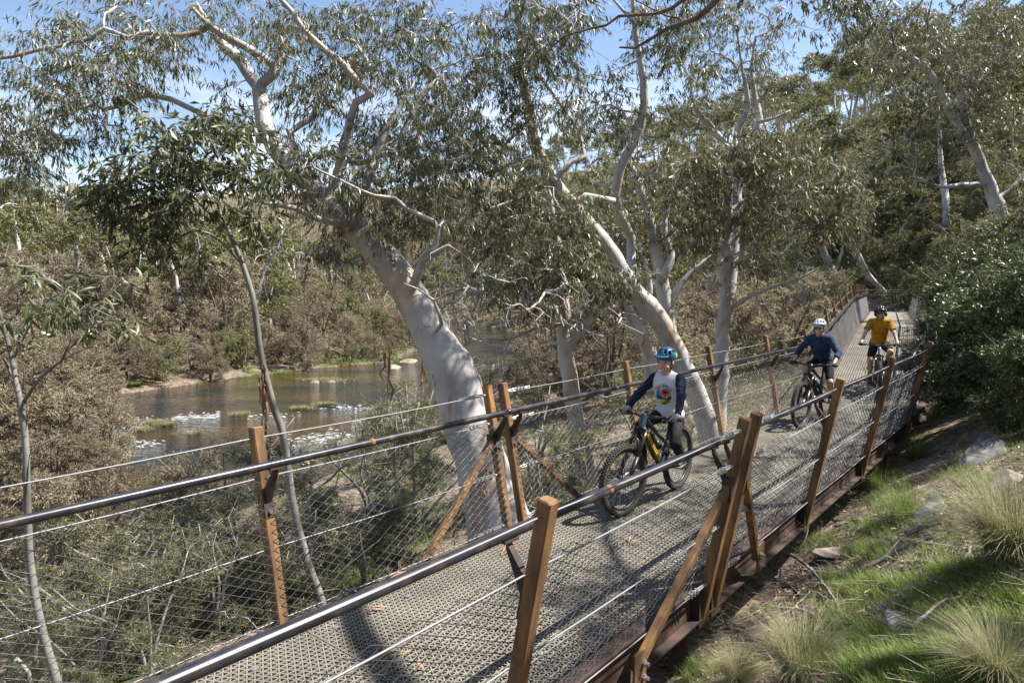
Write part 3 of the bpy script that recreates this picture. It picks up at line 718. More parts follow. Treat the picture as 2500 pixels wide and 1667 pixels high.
T.limb(plimb([(1010, 695, 24), (1032, 634, 18), (1064, 598, 14), (1069, 556, 11), (1058, 540, 11), (991, 509, 10), (965, 483, 9), (913, 478, 8), (834, 442, 6), (756, 405, 4)], Yb+.3, -.5))
T.limb(plimb([(1030, 640, 14), (1060, 618, 12), (1095, 600, 10)], Yb+.2, -.1))
T.limb(plimb([(1078, 790, 10), (1072, 765, 9), (1058, 733, 7), (1020, 705, 5), (986, 692, 3)], Yb-.1, -.3))
T.limb(plimb([(960, 370, 14), (1020, 250, 12), (1070, 190, 11), (1055, 170, 10), (1000, 140, 7)], Yu-.3, .3))
rg = np.random.default_rng(11)
B_UP = [(120, 140, 150, 130, 7.8, .9, 42), (300, 60, 170, 80, 8, .9, 34), (230, 205, 140, 60, 7.8, .8, 30), (70, 320, 100, 110, 7.6, .8, 42), (45, 410, 55, 60, 7.4, .5, 14), (150, 310, 60, 60, 7.8, .6, 12), (330, 170, 80, 60, 8, .6, 16), (425, 120, 60, 60, 8.1, .6, 14),
        (560, 280, 60, 70, 8.6, .5, 12), (640, 70, 120, 80, 8.8, .9, 36), (790, 110, 140, 110, 8.4, 1, 56), (760, 240, 80, 70, 8.6, .8, 22), (800, 420, 120, 90, 8, .8, 46), (690, 450, 80, 60, 8, .7, 22), (955, 100, 150, 110, 8.5, 1, 62), (1010, 270, 140, 110, 8.3, 1, 60),
        (960, 420, 130, 90, 8.1, .8, 46), (890, 530, 70, 50, 7.8, .6, 18), (1090, 340, 120, 110, 8.4, .9, 50), (1130, 110, 120, 110, 8.6, 1, 46), (1060, 520, 100, 60, 8, .7, 22), (880, 330, 60, 70, 8.4, .7, 18), (785, 610, 50, 40, 8, .3, 10), (985, 560, 60, 40, 7.8, .4, 9),
        (500, 40, 60, 50, 8.6, .6, 12), (700, 330, 60, 60, 8.6, .6, 10), (250, 330, 80, 40, 8, .5, 8)]
B_UP = [(a, b, c, d, e+.45, f, int(n*.82)) for a, b, c, d, e, f, n in B_UP]
T.grow(blobpts(rg, B_UP), .12)
T.grow(blobpts(rg, [(1100, 660, 60, 70, 7.8, .5, 14), (1020, 450, 120, 90, 7.8, .5, 10), (300, 330, 120, 60, 8, .4, 8)]), .1, leafy=False)
emit_tree(T, 'gum_tree', 'massive pale gum tree leaning left behind the rail with a wide drooping crown', 'tree', GUM, 'leaf_gum', 'bark', 12, 5, (.07, .13), (.012, .019), nparts=300, r0=.0042, twl=(.2, .55))
# bark ribbons that hang from the big trunk
tk = []
rgs = np.random.default_rng(5)
for (px, py, n, ln, dY) in [(955, 860, 5, .55, -.15), (1035, 900, 4, .5, -.3), (905, 560, 6, .35, -.25), (790, 545, 5, .3, -.2), (1180, 1150, 5, .45, -.45), (880, 640, 3, .3, -.25), (1120, 1240, 4, .4, -.4)]:
    p = at(px, py, Yb+.2+dY); mb = MB()
    for k in range(n):
        q = p+rgs.normal(size=3)*[.06, .04, .06]; w = rgs.uniform(.008, .025); L = ln*rgs.uniform(.5, 1.1); pts = [q+np.array([rgs.normal()*.05*t, rgs.normal()*.03*t, -L*t]) for t in np.linspace(0, 1, 6)]
        V = []; tw_ = rgs.uniform(0, 3)
        for j, c in enumerate(pts): a = tw_+j*.5; s_ = np.array([math.cos(a), math.sin(a), 0])*w*(1-.12*j); V += [c-s_, c+s_]
        mb.add(V, [[2*j, 2*j+1, 2*j+3, 2*j+2] for j in range(5)])
    o = mb.build('bark_strip', M['strip']); tk.append(o)
gt = bpy.data.objects['gum_tree']
for o in tk: o.parent = gt; o.matrix_parent_inverse = Matrix.Translation(-gt.location)

# ---- A: bright leaning gum behind the boy
T = Tree(2, .16, .008)
T.limb(plimb([(1748, 1120, 66), (1725, 1030, 54), (1690, 940, 50), (1643, 845, 49), (1603, 770, 47), (1540, 700, 44), (1486, 608, 40), (1422, 530, 36), (1354, 447, 34), (1310, 360, 30), (1290, 280, 26), (1277, 200, 21), (1268, 100, 17), (1262, 0, 13), (1258, -80, 8)], 11.2, -1.2))
T.ban(at(1570, 735, 11)[2])
T.limb(plimb([(1354, 440, 16), (1395, 395, 13), (1427, 380, 13), (1422, 350, 11), (1395, 290, 9), (1360, 245, 7), (1333, 205, 4)], 10.3, .4))
T.limb(plimb([(1400, 500, 18), (1430, 478, 17), (1470, 486, 15), (1500, 490, 13)], 10.5, .3))
T.limb(plimb([(1290, 300, 12), (1255, 330, 10), (1225, 360, 9), (1235, 400, 7), (1200, 420, 5)], 10, -.4))
T.limb(plimb([(1340, 430, 14), (1290, 470, 11), (1230, 500, 9), (1160, 520, 6), (1100, 560, 4)], 10.2, -.7))
T.limb(plimb([(1470, 600, 14), (1400, 650, 10), (1310, 660, 8), (1230, 650, 6), (1150, 670, 4)], 10.6, -1))
T.limb(plimb([(1275, 180, 10), (1320, 110, 8), (1370, 60, 6), (1410, 30, 4)], 10, .3))
rg = np.random.default_rng(12)
T.grow(blobpts(rg, [(1280, 70, 120, 90, 10, .9, 54), (1370, 40, 90, 60, 10.2, .7, 26), (1330, 190, 80, 90, 10, .7, 30), (1200, 230, 90, 120, 10, .8, 40), (1240, 420, 120, 100, 9.8, .8, 48), (1170, 540, 110, 70, 9.8, .8, 34), (1300, 560, 120, 80, 10, .8, 44), (1410, 640, 100, 60, 10.3, .7, 30), (1270, 650, 120, 50, 10, .7, 26), (1480, 670, 70, 40, 10.5, .5, 12), (1375, 290, 60, 60, 10.2, .6, 12), (1560, 680, 70, 40, 10.8, .4, 10), (1400, 520, 90, 60, 10.2, .6, 18), (1110, 430, 80, 80, 9.8, .6, 20)]), .1)
T.grow(blobpts(rg, [(1250, 720, 190, 80, 9.6, 1.2, 80), (1130, 760, 120, 80, 9.4, .9, 40), (1380, 720, 90, 60, 10, .6, 24), (1400, 240, 60, 70, 10, .4, 6), (1430, 380, 60, 60, 10.4, .3, 6)]), .05, leafy=False)
emit_tree(T, 'gum_tree', 'white gum tree with a stout bright trunk slanting up to the left behind the boy', 'tree', GUM, 'leaf_gum', 'bark', 12, 5, (.075, .13), (.013, .021), r0=.0048)

# ---- S: the two slender curved stems
T = Tree(3, .18, .006)
T.limb(plimb([(1600, 960, 34), (1580, 860, 30), (1560, 760, 28), (1548, 690, 27), (1540, 640, 26)], 13, 0))
T.limb(plimb([(1541, 640, 22), (1542, 582, 22), (1515, 530, 23), (1502, 478, 24), (1510, 431, 23), (1530, 380, 22), (1562, 313, 21), (1573, 224, 19), (1562, 146, 16), (1548, 52, 13), (1545, 0, 11), (1535, -70, 7)], 13, -.5))
T.limb(plimb([(1541, 640, 20), (1533, 570, 22), (1537, 504, 24), (1557, 452, 24), (1589, 354, 23), (1615, 245, 21), (1630, 104, 18), (1625, 0, 16), (1622, -90, 11)], 13, .3))
T.limb(plimb([(1548, 55, 8), (1520, 25, 7), (1490, -10, 5)], 12.5, .2)); T.limb(plimb([(1550, 60, 7), (1590, 10, 6), (1600, -30, 4)], 12.5, .2))
T.ban(at(1540, 460, 13)[2])
rg = np.random.default_rng(13)
T.grow(blobpts(rg, [(1475, 225, 80, 50, 12.8, .7, 14), (1470, 300, 70, 60, 12.8, .6, 16), (1580, 100, 60, 100, 12.8, .9, 22), (1665, 200, 70, 110, 13, .9, 26), (1650, 80, 60, 70, 13, .9, 16), (1620, 30, 80, 40, 13, .8, 12), (1530, 290, 50, 50, 12.8, .6, 8), (1620, 420, 60, 50, 13, .5, 10)]), .05)
T.grow(blobpts(rg, [(1480, 170, 90, 80, 12.8, .5, 10), (1590, 480, 60, 50, 12.8, .5, 6)]), .05, leafy=False)
emit_tree(T, 'gum_tree', 'gum tree with two slender smooth curved stems rising side by side to the top edge', 'tree', GUM, 'leaf_gum', 'bark', 10, 5, (.09, .15), (.016, .026), r0=.005)

# ---- C: flaky white trunk with long bare arms to the right
T = Tree(4, .18, .012)
T.limb(plimb([(1742, 1080, 56), (1752, 1000, 44), (1757, 940, 38), (1761, 864, 36), (1766, 790, 32), (1771, 712, 29), (1771, 634, 26), (1776, 560, 22), (1780, 480, 18), (1790, 400, 11), (1800, 340, 6)], 13, 0))
T.ban(at(1766, 800, 13)[2])
for P in ([(1774, 690, 13), (1787, 650, 11), (1820, 625, 10), (1875, 603, 9), (1948, 566, 7), (2010, 545, 4)], [(1768, 765, 11), (1830, 725, 9), (1890, 700, 8), (1950, 681, 6), (2005, 650, 4)], [(1776, 640, 11), (1830, 600, 9), (1880, 560, 8), (1940, 553, 7), (2000, 550, 5)],
          [(1772, 700, 10), (1740, 690, 8), (1700, 655, 6), (1660, 640, 4)], [(1778, 520, 12), (1840, 470, 9), (1890, 400, 6), (1930, 350, 4)], [(1776, 560, 12), (1730, 500, 9), (1690, 440, 6), (1665, 400, 4)], [(1780, 600, 9), (1860, 520, 7), (1960, 460, 5), (2040, 440, 3)]):
    T.limb(plimb(P, 13, T.rg.uniform(-.8, .3)))
rg = np.random.default_rng(14)
T.grow(blobpts(rg, [(1800, 420, 150, 90, 12.8, .9, 64), (1950, 450, 140, 80, 12.6, .9, 56), (1700, 440, 80, 70, 12.8, .7, 26), (1880, 360, 130, 50, 12.8, .8, 36), (2040, 480, 80, 60, 12.6, .7, 24), (1760, 560, 120, 50, 12.6, .7, 28), (1900, 520, 130, 40, 12.6, .7, 26), (2030, 560, 80, 40, 12.6, .5, 18), (1690, 560, 60, 50, 12.7, .5, 14), (1830, 640, 50, 30, 12.6, .4, 8)]), .12)
T.grow(blobpts(rg, [(1900, 610, 140, 70, 12.6, .7, 34), (1860, 720, 100, 50, 12.8, .5, 16), (1700, 620, 90, 70, 12.8, .6, 16)]), .05, leafy=False)
emit_tree(T, 'gum_tree', 'gum tree with a flaky white upright trunk and bare grey arms reaching right', 'tree', GUM, 'leaf_mid', 'bark', 10, 5, (.10, .17), (.018, .028), r0=.005)

# ---- D: grey trunk behind, B: upright trunk, E: little leaning trunk
T = Tree(5, .2, .012)
T.limb(plimb([(1655, 1000, 50), (1640, 900, 40), (1632, 796, 37), (1622, 712, 35), (1612, 660, 33), (1600, 600, 29), (1588, 540, 24), (1565, 470, 22), (1535, 400, 22), (1525, 360, 20), (1545, 300, 14), (1562, 250, 8)], 16.5, .5))
T.limb(plimb([(1618, 680, 22), (1637, 629, 20), (1628, 590, 17), (1622, 540, 12), (1640, 480, 7)], 16.5, .3)); T.limb(plimb([(1630, 760, 18), (1665, 690, 14), (1698, 655, 11), (1745, 620, 7)], 16.5, .2))
T.ban(at(1620, 680, 16)[2]); rg = np.random.default_rng(15)
T.grow(blobpts(rg, [(1570, 480, 90, 60, 16.5, .9, 20), (1640, 520, 90, 70, 16.5, .9, 26), (1500, 410, 60, 50, 16.5, .7, 12), (1690, 380, 80, 60, 16.5, .8, 20), (1600, 320, 70, 50, 16.8, .8, 14), (1720, 600, 60, 40, 16.5, .6, 12), (1530, 580, 60, 50, 16.5, .6, 12)]), .1)
T.grow(blobpts(rg, [(1500, 340, 60, 50, 16.4, .5, 9), (1660, 620, 80, 60, 16.3, .5, 12)]), .05, leafy=False)
emit_tree(T, 'gum_tree', 'grey barked gum tree with a forked trunk standing between the white trunks', 'tree', GUM, 'leaf_mid', 'bark_far', 10, 5, (.11, .18), (.02, .03), r0=.006)
T = Tree(6, .16, .01)
T.limb(plimb([(1440, 1200, 56), (1424, 1120, 46), (1410, 1050, 42), (1396, 950, 40), (1381, 863, 39), (1375, 765, 35), (1366, 692, 32), (1360, 600, 25), (1348, 520, 15), (1338, 450, 8)], 10.9, 0))
T.limb(plimb([(1386, 870, 24), (1401, 827, 21), (1435, 790, 19), (1469, 750, 16), (1492, 715, 11), (1500, 670, 6)], 10.9, -.2))
T.limb(plimb([(1360, 640, 10), (1300, 690, 8), (1230, 700, 6), (1160, 690, 4)], 10.8, -.6)); T.limb(plimb([(1375, 790, 9), (1310, 800, 7), (1240, 830, 6), (1170, 828, 5), (1120, 850, 3)], 10.8, -.7))
T.ban(at(1380, 880, 11)[2]); rg = np.random.default_rng(16)
T.grow(blobpts(rg, [(1340, 560, 90, 60, 10.8, .6, 22), (1400, 690, 70, 50, 10.8, .5, 16), (1230, 700, 80, 40, 10.6, .5, 12), (1490, 690, 50, 40, 10.6, .3, 8), (1300, 740, 60, 40, 10.5, .4, 7)]), .08)
T.grow(blobpts(rg, [(1250, 760, 190, 90, 10.4, 1.0, 110), (1360, 760, 90, 80, 10.4, .6, 44), (1130, 700, 110, 80, 10.2, .8, 44), (1460, 800, 60, 60, 10.6, .4, 10), (1200, 860, 110, 30, 10.4, .4, 10)]), .03, leafy=False)
emit_tree(T, 'gum_tree', 'gum with an upright pale trunk and thick side limb amid bare tangled twigs', 'tree', GUM, 'leaf_gum', 'bark', 10, 5, (.09, .15), (.016, .025), r0=.0072)
T = Tree(7, .16, .01)
T.limb(plimb([(1640, 1010, 34), (1612, 930, 30), (1589, 863, 28), (1560, 810, 27), (1532, 760, 24), (1515, 715, 17), (1510, 660, 9)], 12.2, 0)); T.limb(plimb([(1540, 775, 15), (1500, 750, 11), (1470, 760, 7), (1430, 745, 4)], 12.2, -.2))
T.grow(blobpts(np.random.default_rng(17), [(1500, 700, 70, 50, 12.2, .5, 10)]), .05); T.grow(blobpts(np.random.default_rng(18), [(1490, 780, 110, 80, 12, .7, 44)]), .05, leafy=False)
emit_tree(T, 'gum_tree', 'small gum tree with a short leaning trunk just left of the thick bright one', 'tree', GUM, 'leaf_gum', 'bark', 9, 5, (.09, .15), (.016, .025), r0=.0075)

# ---- T: airy crown against the sky, G: tall hillside gum at right, F: pale far stems
T = Tree(8, .3, .015)
T.limb(plimb([(1770, 800, 34), (1785, 640, 32), (1795, 500, 30), (1808, 365, 26), (1839, 333, 22), (1854, 292, 18), (1844, 240, 14), (1835, 170, 9), (1845, 90, 5)], 24, .5))
T.limb(plimb([(1806, 380, 18), (1800, 320, 16), (1813, 292, 15), (1828, 260, 14), (1823, 224, 11), (1810, 156, 7), (1800, 80, 4)], 24, -.5)); T.limb(plimb([(1800, 400, 18), (1735, 307, 15), (1703, 276, 12), (1688, 229, 8), (1690, 160, 5)], 24, -1)); T.limb(plimb([(1850, 300, 9), (1890, 290, 7), (1930, 270, 4)], 24, 0))
T.ban(at(1800, 390, 24)[2]); rg = np.random.default_rng(19)
T.grow(blobpts(rg, [(1800, 50, 130, 60, 24, 1.6, 60), (1870, 150, 60, 60, 24, 1.3, 32), (1710, 120, 60, 80, 24, 1.2, 34), (1790, 190, 90, 70, 24, 1.4, 34), (1880, 260, 50, 40, 24, 1, 16), (1690, 280, 60, 50, 24, 1, 22), (1740, 20, 70, 40, 24, 1, 20)]), .05)
T.grow(blobpts(rg, [(1780, 250, 100, 70, 24, 1, 16)]), .05, leafy=False)
emit_tree(T, 'gum_tree', 'tall gum tree with an airy crown against the blue sky gap', 'tree', GUM, 'leaf_mid', 'bark_far', 8, 5, (.12, .2), (.022, .034), r0=.007, twl=(.2, .6))
T = Tree(9, .3, .015)
T.limb(plimb([(2462, 620, 46), (2440, 523, 38), (2416, 453, 26), (2384, 375, 24), (2353, 289, 22), (2345, 219, 18), (2330, 156, 15), (2275, 86, 10), (2260, 20, 6)], 27, 0))
T.limb(plimb([(2376, 355, 22), (2340, 310, 20), (2300, 230, 16), (2267, 176, 15), (2212, 133, 13), (2166, 102, 10), (2127, 39, 7), (2110, -10, 4)], 27, -.8)); T.limb(plimb([(2412, 448, 14), (2350, 452, 11), (2290, 455, 8), (2230, 430, 5)], 27, -1)); T.limb(plimb([(2345, 240, 12), (2400, 190, 9), (2450, 120, 6)], 27, .5)); T.limb(plimb([(2430, 490, 12), (2480, 450, 10), (2520, 380, 6)], 27, .3))
T.ban(at(2420, 470, 27)[2]); rg = np.random.default_rng(20)
T.grow(blobpts(rg, [(2140, 40, 150, 50, 27, 1.6, 60), (2250, 90, 120, 70, 27, 1.6, 60), (2380, 110, 130, 100, 27, 1.8, 90), (2330, 230, 120, 60, 27, 1.5, 50), (2440, 290, 80, 90, 27, 1.4, 50), (2190, 180, 80, 60, 27, 1.3, 30), (2300, 340, 110, 60, 27, 1.4, 40), (2050, 15, 70, 30, 27, 1, 16), (2470, 60, 60, 80, 27, 1.3, 34), (2230, 420, 80, 40, 27, 1, 20), (2480, 440, 50, 60, 27, 1, 20)]), .08)
emit_tree(T, 'gum_tree', 'tall hillside gum with a twisting white trunk reaching the upper right corner', 'tree', GUM, 'leaf_mid', 'bark_far', 10, 5, (.14, .22), (.026, .04), r0=.0075, twl=(.25, .7))
for k, (P, Y, lb) in enumerate([([(2052, 745, 24), (2047, 702, 23), (2030, 660, 20), (2005, 600, 15), (1990, 550, 8)], 43.5, 'pale leaning stem of a gum beyond the left end of the far fence'), ([(2175, 745, 12), (2160, 715, 12), (2120, 670, 13), (2085, 600, 12), (2055, 540, 7)], 44.5, 'thin white gum stem slanting over the far end of the footbridge')]):
    T = Tree(30+k, .4, .01); T.limb(plimb(P, Y)); 
    if k == 0: T.limb(plimb([(2036, 670, 10), (2050, 635, 7), (2058, 600, 4)], Y))
    x, y = P[-1][:2]; T.ban(at(*P[2][:2], Y)[2]); T.grow(blobpts(T.rg, [(x, y-20, 90, 60, Y, 1.6, 34), (x-60, y+30, 50, 40, Y, 1.2, 14)]), .08)
    emit_tree(T, 'gum_tree', lb, 'tree', GUM, 'leaf_mid', 'bark_far', 8, 4, (.2, .3), (.05, .07), r0=.012, twl=(.3, .8))

# ---- saplings at left
T = Tree(40, .10, .004)
T.limb(plimb([(800, 1520, 24), (775, 1440, 22), (750, 1370, 21), (722, 1265, 20), (706, 1170, 19), (690, 1060, 18), (665, 980, 17), (642, 890, 16), (627, 800, 15), (615, 720, 14), (590, 640, 12), (556, 560, 10), (525, 480, 7), (505, 420, 5)], 7.0, -.2))
T.limb(plimb([(592, 645, 9), (540, 590, 8), (480, 562, 6), (430, 585, 4)], 6.85, -.2)); T.limb(plimb([(556, 562, 8), (500, 510, 6), (450, 460, 5), (400, 440, 4)], 6.85, -.2)); T.limb(plimb([(610, 700, 6), (560, 690, 4), (500, 640, 3)], 6.85, -.1))
T.ban(at(600, 660, 6.9)[2]); rg = np.random.default_rng(41)
T.grow(blobpts(rg, [(450, 330, 130, 55, 6.7, .7, 26), (390, 420, 140, 60, 6.6, .7, 34), (290, 470, 60, 50, 6.5, .4, 15), (530, 430, 90, 60, 6.8, .5, 20), (430, 510, 110, 40, 6.7, .5, 18), (390, 590, 60, 35, 6.7, .3, 8), (580, 330, 60, 50, 6.8, .5, 12), (290, 540, 40, 40, 6.5, .2, 7), (620, 420, 60, 60, 6.8, .4, 9), (470, 640, 60, 20, 6.7, .2, 3), (600, 520, 60, 30, 6.8, .3, 5)]), .08)
emit_tree(T, 'sapling', 'slender gum sapling with a dark leafy head behind the left rail', 'tree', None, 'leaf_dark', 'bark_sap', 7, 4, (.09, .145), (.020, .033), droop=.5, twl=(.12, .34), nparts=300, r0=.003)
mb = MB(); rgs = np.random.default_rng(6)
for k in range(9):
    q = at(640+rgs.uniform(-6, 8), 880+rgs.uniform(0, 60), 6.85); L = rgs.uniform(.3, .75); V = []
    for j in range(7): c = q+np.array([rgs.normal()*.012, rgs.normal()*.012, -L*j/6]); a = j*.6+k; s_ = np.array([math.cos(a), math.sin(a), 0])*.010; V += [c-s_, c+s_]
    mb.add(V, [[2*j, 2*j+1, 2*j+3, 2*j+2] for j in range(6)])
o = mb.build('bark_strip', M['strip']); sp = bpy.data.objects['sapling']; o.parent = sp; o.matrix_parent_inverse = Matrix.Translation(-sp.location)
T = Tree(42, .08, .003)
T.limb(plimb([(150, 1720, 23), (138, 1660, 22), (105, 1550, 21), (76, 1400, 19), (68, 1280, 18), (65, 1180, 17), (62, 1080, 16), (50, 985, 15), (38, 930, 12), (28, 870, 12), (10, 800, 9), (-10, 730, 6)], 4.6, .1))
T.limb(plimb([(52, 990, 9), (100, 920, 8), (150, 880, 6), (172, 835, 4), (165, 770, 3)], 4.7, -.1)); T.limb(plimb([(40, 935, 9), (20, 900, 7), (0, 850, 5)], 4.7, 0)); T.limb(plimb([(30, 880, 7), (70, 800, 5), (110, 740, 4), (180, 700, 3)], 4.7, -.2)); T.limb(plimb([(150, 880, 4), (210, 850, 3), (290, 830, 2)], 4.6, -.1)); T.limb(plimb([(64, 1120, 4), (110, 1080, 4), (180, 1050, 3), (215, 1020, 2)], 4.65, 0))
T.ban(at(50, 960, 4.7)[2]); rg = np.random.default_rng(43)
T.grow(blobpts(rg, [(60, 680, 80, 45, 4.6, .3, 8), (160, 720, 100, 50, 4.5, .3, 10), (250, 690, 50, 35, 4.4, .2, 5), (120, 780, 110, 45, 4.5, .3, 9), (235, 790, 80, 40, 4.4, .2, 6), (310, 815, 35, 40, 4.4, .1, 4), (20, 640, 40, 35, 4.6, .2, 4), (30, 790, 50, 50, 4.6, .2, 4)]), .06)
emit_tree(T, 'sapling', 'young gum with a few large curved leaves at the left edge by the near rail', 'tree', None, 'leaf_gum', 'bark_sap', 4, 2, (.085, .135), (.017, .026), droop=.45, twl=(.08, .2), nparts=300, r0=.0022)

# ---- tree on the slope right of the camera whose limb crosses the top of the view
T = Tree(44, .2, .01)
bx, by = 6.4, 1.2
T.limb([[bx, by, hz(bx, by)-.3, .22], [6.1, 1.6, 5, .18], [5.4, 3.0, 7.2, .13], [4.2, 5.0, 7.6, .08]] + plimb([(1900, -110, 30), (1800, -45, 20), (1765, -14, 16), (1730, 20, 14), (1700, 45, 13), (1660, 62, 12), (1630, 70, 9), (1590, 95, 7), (1550, 118, 6), (1512, 116, 4)], 6.8, .4))
T.limb(plimb([(1800, -40, 12), (1720, -25, 11), (1668, 0, 10), (1640, 20, 9), (1600, 36, 8), (1545, 38, 7), (1510, 40, 7), (1480, 62, 6), (1440, 70, 5), (1400, 82, 4), (1372, 92, 4), (1340, 122, 3)], 6.9, .5)); T.limb(plimb([(1672, 58, 6), (1660, 45, 5), (1630, 40, 4), (1590, 22, 3), (1550, 0, 3)], 7, .3)); T.limb(plimb([(1650, 66, 4), (1632, 84, 3), (1624, 92, 2)], 7.1, 0))
T.limb([[6.1, 1.6, 5, .12], [7, 3, 7, .09], [8, 5, 8.6, .06], [9, 7, 9.2, .03]]); T.limb([[6.0, 1.9, 5.4, .1], [7.5, 1.6, 7.5, .07], [9, 3, 9, .04]])
T.limb([[7, 3, 7, .07], [6.6, 5.6, 8.2, .05], [7.2, 8.2, 8.8, .03], [8, 10.5, 9, .02]])
T.limb([[6.1, 1.6, 4.6, .09], [5.2, .6, 6, .06], [3.4, .2, 6.9, .04], [2.2, .6, 7.2, .02]])
T.ban(5.0); rg = np.random.default_rng(45); pts = []
# patches of canopy placed where the sunlight on the deck is broken
def shade(px, py, z, h, n, r):
    g0 = onz(px, py, z); k = h/sdir.z; c = g0+np.array(sdir)*k
    for _ in range(n): pts.append(c+rg.normal(size=3)*r)
for a in [(1420, 1420, 0, 8.5, 12, .28), (1480, 1560, 0, 8.2, 10, .25), (1660, 1235, 0, 8.6, 12, .28), (1900, 1180, 0, 9, 16, .45), (2020, 1120, 0, 9, 22, .5), (2100, 1040, 0, 9.5, 20, .5), (1450, 1500, 0, 8.2, 7, .3), (1750, 1130, 0, 8.8, 12, .35), (1380, 1240, 0, 8.5, 9, .25), (2000, 1010, 0, 9.3, 10, .4), (2130, 1230, -.6, 9, 22, .6), (2000, 1400, -.5, 8.5, 12, .4), (2250, 1160, -.3, 9, 16, .5), (1800, 1280, 0, 9, 12, .3), (2080, 960, 0, 9.4, 8, .4), (1900, 1480, -.5, 8.3, 8, .3), (2200, 1400, 0, 8.2, 6, .4), (1780, 1380, 0, 8.4, 8, .2)]: shade(*a)
for a in [(2350, 1250, .2, 8, 8, .4), (1800, 1560, -.5, 8, 10, .35), (2160, 1320, -.2, 8, 7, .35)]: shade(*a)
for (px, py, Y, h, n, r) in [(1090, 870, 7.9, 6.5, 30, .5), (1040, 760, 8.1, 6.0, 36, .55), (960, 660, 8.3, 5.5, 34, .55), (1120, 1010, 7.7, 6.8, 22, .4), (1190, 1180, 7.5, 7.2, 16, .4), (1660, 880, 10.9, 6, 6, .4), (1560, 720, 10.6, 5, 6, .4), (1765, 820, 13, 6, 6, .5)]:  # unseen leaf clusters added up the sun line to dapple the trunks
    c = at(px, py, Y)+np.array(sdir)*h
    for _ in range(n): pts.append(c+rg.normal(size=3)*r)
T.grow(np.array(pts), .05, maxd=14)
emit_tree(T, 'gum_tree', 'dark limb crossing the top edge from a tree out of view at right', 'tree', GUM, 'leaf_gum', 'bark_brown', 10, 5, (.09, .15), (.018, .028), r0=.004)
# ================================================================== REPEATED PLANTS (one mesh set per kind, copied)
def lib_plant(seed, H, crown, trunk_r, lm, bark, per, tw, L, Wd, droop, nblob, npt, base_f=.45, stems=1, flat=.6, r0=.01, twl=(.25, .7), leafy=True, lean=.15, bare=0, step=.35):
    """returns [(part name, mesh, kind)] in local coordinates, base at origin"""
    T = Tree(seed, step, .02); rg = T.rg
    for s in range(stems):
        lx, ly = rg.normal(size=2)*lean*H*(1.6 if stems > 1 else 1); f = .85 if stems > 1 else 1
        P = [[0, 0, -.6, trunk_r*1.3*f], [lx*.12, ly*.12, H*.2, trunk_r*f], [lx*.45+rg.normal()*.03*H, ly*.45+rg.normal()*.03*H, H*.45, trunk_r*.75*f], [lx*.8, ly*.8, H*.68, trunk_r*.45*f], [lx, ly, H*.86, trunk_r*.2]]
        if stems > 1: P[0][:2] = [rg.normal()*.05*H*.3, rg.normal()*.05*H*.3]
        T.limb(P)
        for b in range(3 if leafy else 6):
            k = rg.integers(len(T.pos)//3, len(T.pos)); a = rg.uniform(0, 6.28); q = T.pos[k]; l = crown*rg.uniform(.4, .8)
            T.limb([[*q, T.rad[k]*.6], [q[0]+math.cos(a)*l*.5, q[1]+math.sin(a)*l*.5, q[2]+l*.35, T.rad[k]*.4], [q[0]+math.cos(a)*l, q[1]+math.sin(a)*l, q[2]+l*.75, .01]])
    T.ban(H*base_f*.6 if base_f > .2 else .1)
    pts = []
    for b in range(nblob):
        if base_f < .2:     # bushes: leafy from the ground up, domed on top
            zf = rg.uniform(.06, .92); q = rg.uniform(0, 6.28); rr0 = crown*.8*math.sqrt(max(.05, 1-max(0, (zf-.35)/.65)**2))*math.sqrt(rg.uniform(.15, 1)); c = np.array([math.cos(q)*rr0, math.sin(q)*rr0, H*zf]); sz = crown*rg.uniform(.2, .36)
            for _ in range(npt): pts.append(c+unit(rg.normal(size=3))*rg.uniform(0, 1)**.5*sz*np.array([1, 1, flat]))
            continue
        u = unit(rg.normal(size=3)); u[2] = (abs(u[2])*1.0-.25) if base_f > .2 else (u[2] if u[2] > 0 else u[2]*.95); c = np.array([0, 0, H*(base_f+(1-base_f)*.5)])+u*np.array([crown*.78, crown*.78, H*(1-base_f)*.46])
        sz = crown*rg.uniform(.20, .36)
        for _ in range(npt): pts.append(c+unit(rg.normal(size=3))*rg.uniform(0, 1)**.5*sz*np.array([1, 1, flat]))
    pts = np.array(pts); pts[:, 2] = np.maximum(pts[:, 2], .15)
    nb = int(len(pts)*bare); T.grow(pts[nb:], .1, leafy=leafy, maxd=H)
    if nb: T.grow(pts[:nb], .1, leafy=False, maxd=H)
    T.finish(r0, .5); mb = MB(); T.wood(mb); out = [('trunk', mb.mesh('trunk', M[bark], True), None)] if stems == 1 else [('stems', mb.mesh('stems', M[bark], True), 'stuff')]
    lv = T.leaves(per, tw, twl, L, Wd, droop, rtw=r0*.4)
    if lv:
        tv, tq, B, d, Ln, Wn = lv
        if r0 < .011: out.append(('twigs', mesh_np('twigs', tv, [tq], [M['twig']]), 'stuff'))
        V, Q = leaf_geo(B, d, Ln, Wn, rg); out.append(('crown', mesh_np('crown', V, [Q], [M[lm]]), 'stuff'))
    return out
